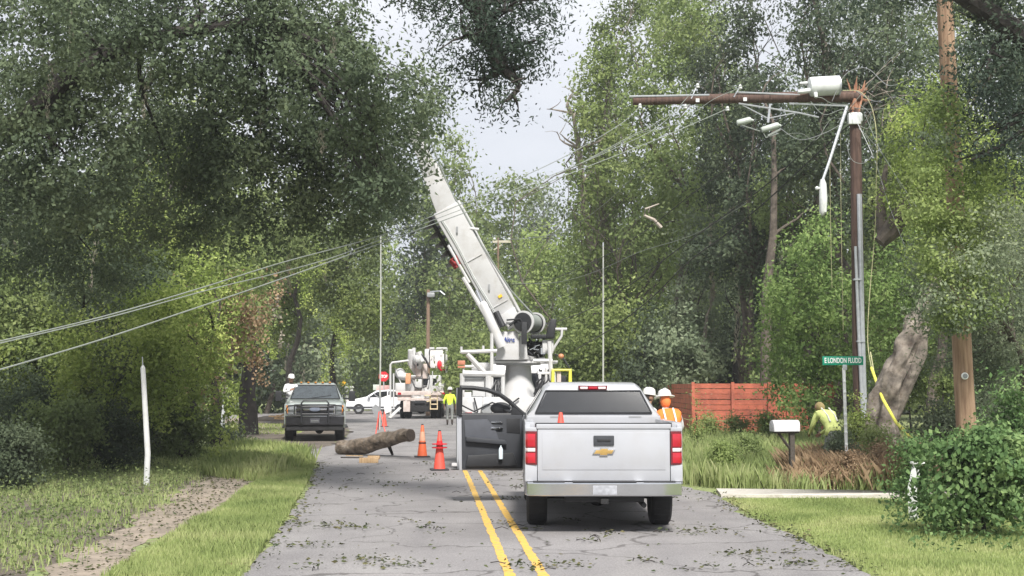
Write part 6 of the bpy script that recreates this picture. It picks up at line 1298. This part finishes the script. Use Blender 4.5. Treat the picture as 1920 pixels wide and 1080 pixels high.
    bm.verts.ensure_lookup_table(); vsv = [Vector(p) for p in vs]; bones = [(vsv[a], vsv[b], grpn[a], grpn[b]) for a, b in es]
    headset = set(vv)
    for f in bm.faces:
        c_ = f.calc_center_median(); best = None
        if f.verts[0] in headset: f.material_index = 2; f.smooth = True; continue
        for a, b, ga, gb_ in bones:
            ab = b - a; t = max(0, min(1, (c_ - a).dot(ab) / max(ab.length_squared, 1e-9))); dd = (a + ab * t - c_).length
            if best is None or dd < best[0]: best = (dd, ga if t < .5 else gb_)
        f.material_index = part[best[1]]; f.smooth = True
    bmesh.ops.recalc_face_normals(bm, faces=bm.faces); bm.to_mesh(me)
    for mm in (shirt, pants, SKIN, BOOT): me.materials.append(mm)
    bo = bpy.data.objects.new('body', me); C.objects.link(bo); bo.parent = root
    # vest: torso faces pushed outward
    if vest:
        b2 = bm.copy(); wz, nz_ = Vector(D_['waist']), Vector(D_['neck']); axd = (nz_ - wz).normalized(); L0 = (nz_ - wz).length
        dele = []
        for f in b2.faces:
            c_ = f.calc_center_median(); t = (c_ - wz).dot(axd); rr2 = ((c_ - wz) - axd * t).length
            if f.material_index not in (0, 1) or t < -.16 or t > L0 + .0 or rr2 > .235: dele.append(f)
        bmesh.ops.delete(b2, geom=dele, context='FACES'); b2.normal_update()
        for v in b2.verts: v.co += v.normal * .018
        mv = bpy.data.meshes.new('safety_vest'); b2.to_mesh(mv); b2.free(); mv.materials.clear(); mv.materials.append(vest)
        vo = bpy.data.objects.new('safety_vest', mv); C.objects.link(vo); vo.parent = root; sol = vo.modifiers.new('t', 'SOLIDIFY'); sol.thickness = .008
        st = MB()
        for sx in (-.09, .09):
            pts_ = []
            for k in range(7):
                t = k / 6; p = wz.lerp(nz_, t) + Vector((sx, 0, 0)); dpt = (.105 if t < .3 else .135) * (1 - .35 * t * t); bk_ = axd.cross(Vector((1, 0, 0))).normalized(); pts_.append(p + bk_ * (dpt + .022) * (-1 if bk_.y > 0 else 1))
            st.tube(pts_, .016, 6)
        st.build('reflective_stripe', WREFL if vest != HIVIS else YEL, vo)
    if hat == 'brim' or hat == 'cap':
        mb = MB(); rb2 = .175 if hat == 'brim' else .125
        mb.lathe([(rb2, .030), (rb2, .042), (.118, .062), (.116, .09), (.10, .135), (.06, .165), (0, .172)], (0, 0, 0), 'z', 24)
        if hat == 'cap': mb.hexa([(-.07, .09, .035), (.07, .09, .035), (.06, .19, .03), (-.06, .19, .03), (-.07, .09, .048), (.07, .09, .048), (.06, .19, .04), (-.06, .19, .04)])
        else: mb.ball((0, 0, .15), (.025, .11, .04), 10, 6)
        mb.v = [tuple(hc + sdv * x + fw * y + nb * (z + .012 + .02 * (y / .17) ** 2 * 0)) for x, y, z in mb.v]; mb.build('hard_hat', hatc, root)
    if hood:
        mb = MB(); mb.ball((0, -.01, -.02), (.088, .10, .125), 16, 12); mb.v = [tuple(hc + sdv * x + fw * (y - .02 if y < .05 else .04) + nb * (z - .01)) for x, y, z in mb.v]; mb.build('neck_shade', hood, root)
    else:
        mb = MB(); mb.ball((0, -.012, .01), (.084, .098, .115), 16, 12); mb.v = [tuple(hc + sdv * x + fw * min(y, .02) + nb * (max(z, -.07))) for x, y, z in mb.v]; mb.build('hair', HAIR, root)
    em = MB()
    for sx in (-.03, .03): em.ball(tuple(hc + sdv * sx + fw * .085 + nb * .012), .010, 8, 6)
    em.build('eyes', BLACK, root); bm.free(); return root
lean = dict(chest=(0, .10, 1.28), neck=(0, .17, 1.44), nk2=(0, .20, 1.50), headc=(0, .25, 1.60), shl=(-.19, .12, 1.39), shr=(.19, .12, 1.39), ell=(-.30, .22, 1.14), elr=(.30, .20, 1.14), wrl=(-.22, .42, 1.10), wrr=(.20, .42, 1.10), hal=(-.2, .50, 1.1), har=(.18, .5, 1.1))
person('worker in orange vest and white full brim hard hat right of the white cab', (X(1254, 22.6), 22.6, 0), R(14), lean | dict(headc=(0, .22, 1.63)), WSHIRT, JEANS, 'brim', HIORA, True, HAT, mat('orange_neck_shade', (.85, .22, .06), .8))
person('worker hidden behind the white cab, white hard hat showing above its right corner', (X(1213, 24), 24.0, 0), R(-60), dict(), WSHIRT, JEANS, 'cap', None, True)
person('distant worker in plain yellow shirt and grey trousers walking away by the bucket truck', (X(844, 64), 64, 0), R(0), dict(knl=(-.12, .08, .5), anl=(-.12, .03, .10), tol=(-.13, .18, .05), knr=(.11, -.02, .5), anr=(.11, -.12, .11), tor=(.12, .03, .05), ell=(-.29, -.04, 1.15), elr=(.29, -.02, 1.15)), HIVIS, PANTS, 'cap', None, False)
person('worker in pale yellow jacket and hood stooping behind the street sign post', (X(1556, 28), 28, 0), R(20), dict(pelvis=(0, -.12, .92), waist=(0, -.02, 1.03), chest=(0, .16, 1.20), neck=(0, .30, 1.32), nk2=(0, .36, 1.36), headc=(0, .45, 1.41), shl=(-.2, .24, 1.28), shr=(.2, .24, 1.28), ell=(-.26, .32, 1.02), elr=(.24, .36, 1.02), wrl=(-.18, .52, .88), wrr=(.14, .55, .88), hal=(-.16, .6, .84), har=(.12, .62, .84), hil=(-.1, -.1, .88), hir=(.1, -.1, .88)), HIVISP, PANTS, None, HIVISP, True, hood=TAN)
person('worker in white shirt and white hard hat standing on the step of the dark pickup', (X(545, 46.7), 46.9, .46), R(200), dict(ell=(-.28, .05, 1.17), elr=(.26, .05, 1.2), wrr=(.1, .25, 1.25), har=(.05, .3, 1.28)), WSHIRT, mat('grey_trousers_far', (.25, .25, .25), .85), 'cap', None, True)
shrub('understory_bush', 'tall bush hiding the foot of the far pole with the pale crossarm', 932, 478, 84, 42, .13, LF_MID, group='understory bushes of the wood', lai=3, k=9, per=18, nmax=20000)
shrub('understory_bush', 'yellow-green bush mass behind and above the bucket truck', 790, 600, 90, 75, .13, LF_YG, group='understory bushes of the wood', lai=3, k=9, per=18, nmax=20000)
shrub('understory_bush', 'green bush in front of the far poles, right of the bucket', 855, 595, 86, 50, .13, LF_MID, group='understory bushes of the wood', lai=3, k=8, per=18, nmax=20000)
# ------------------------------------------------------------------ haze: pale air round the camera and the scene
hz = MB(); hz.span((-320, -50, -1), (320, 330, 46)); hm = bpy.data.materials.new('haze_air'); hm.use_nodes = True; ht = hm.node_tree; ht.nodes.remove(ht.nodes['Principled BSDF'])
pv = ht.nodes.new('ShaderNodeVolumePrincipled'); pv.inputs['Color'].default_value = (.93, .95, 1, 1); pv.inputs['Density'].default_value = .0007; pv.inputs['Anisotropy'].default_value = .2
ht.links.new(pv.outputs[0], ht.nodes['Material Output'].inputs['Volume'])
ho_ = hz.build('haze', hm); tag(ho_, kind='stuff'); ho_['label'] = 'thin pale haze in the air'; ho_['category'] = 'haze'
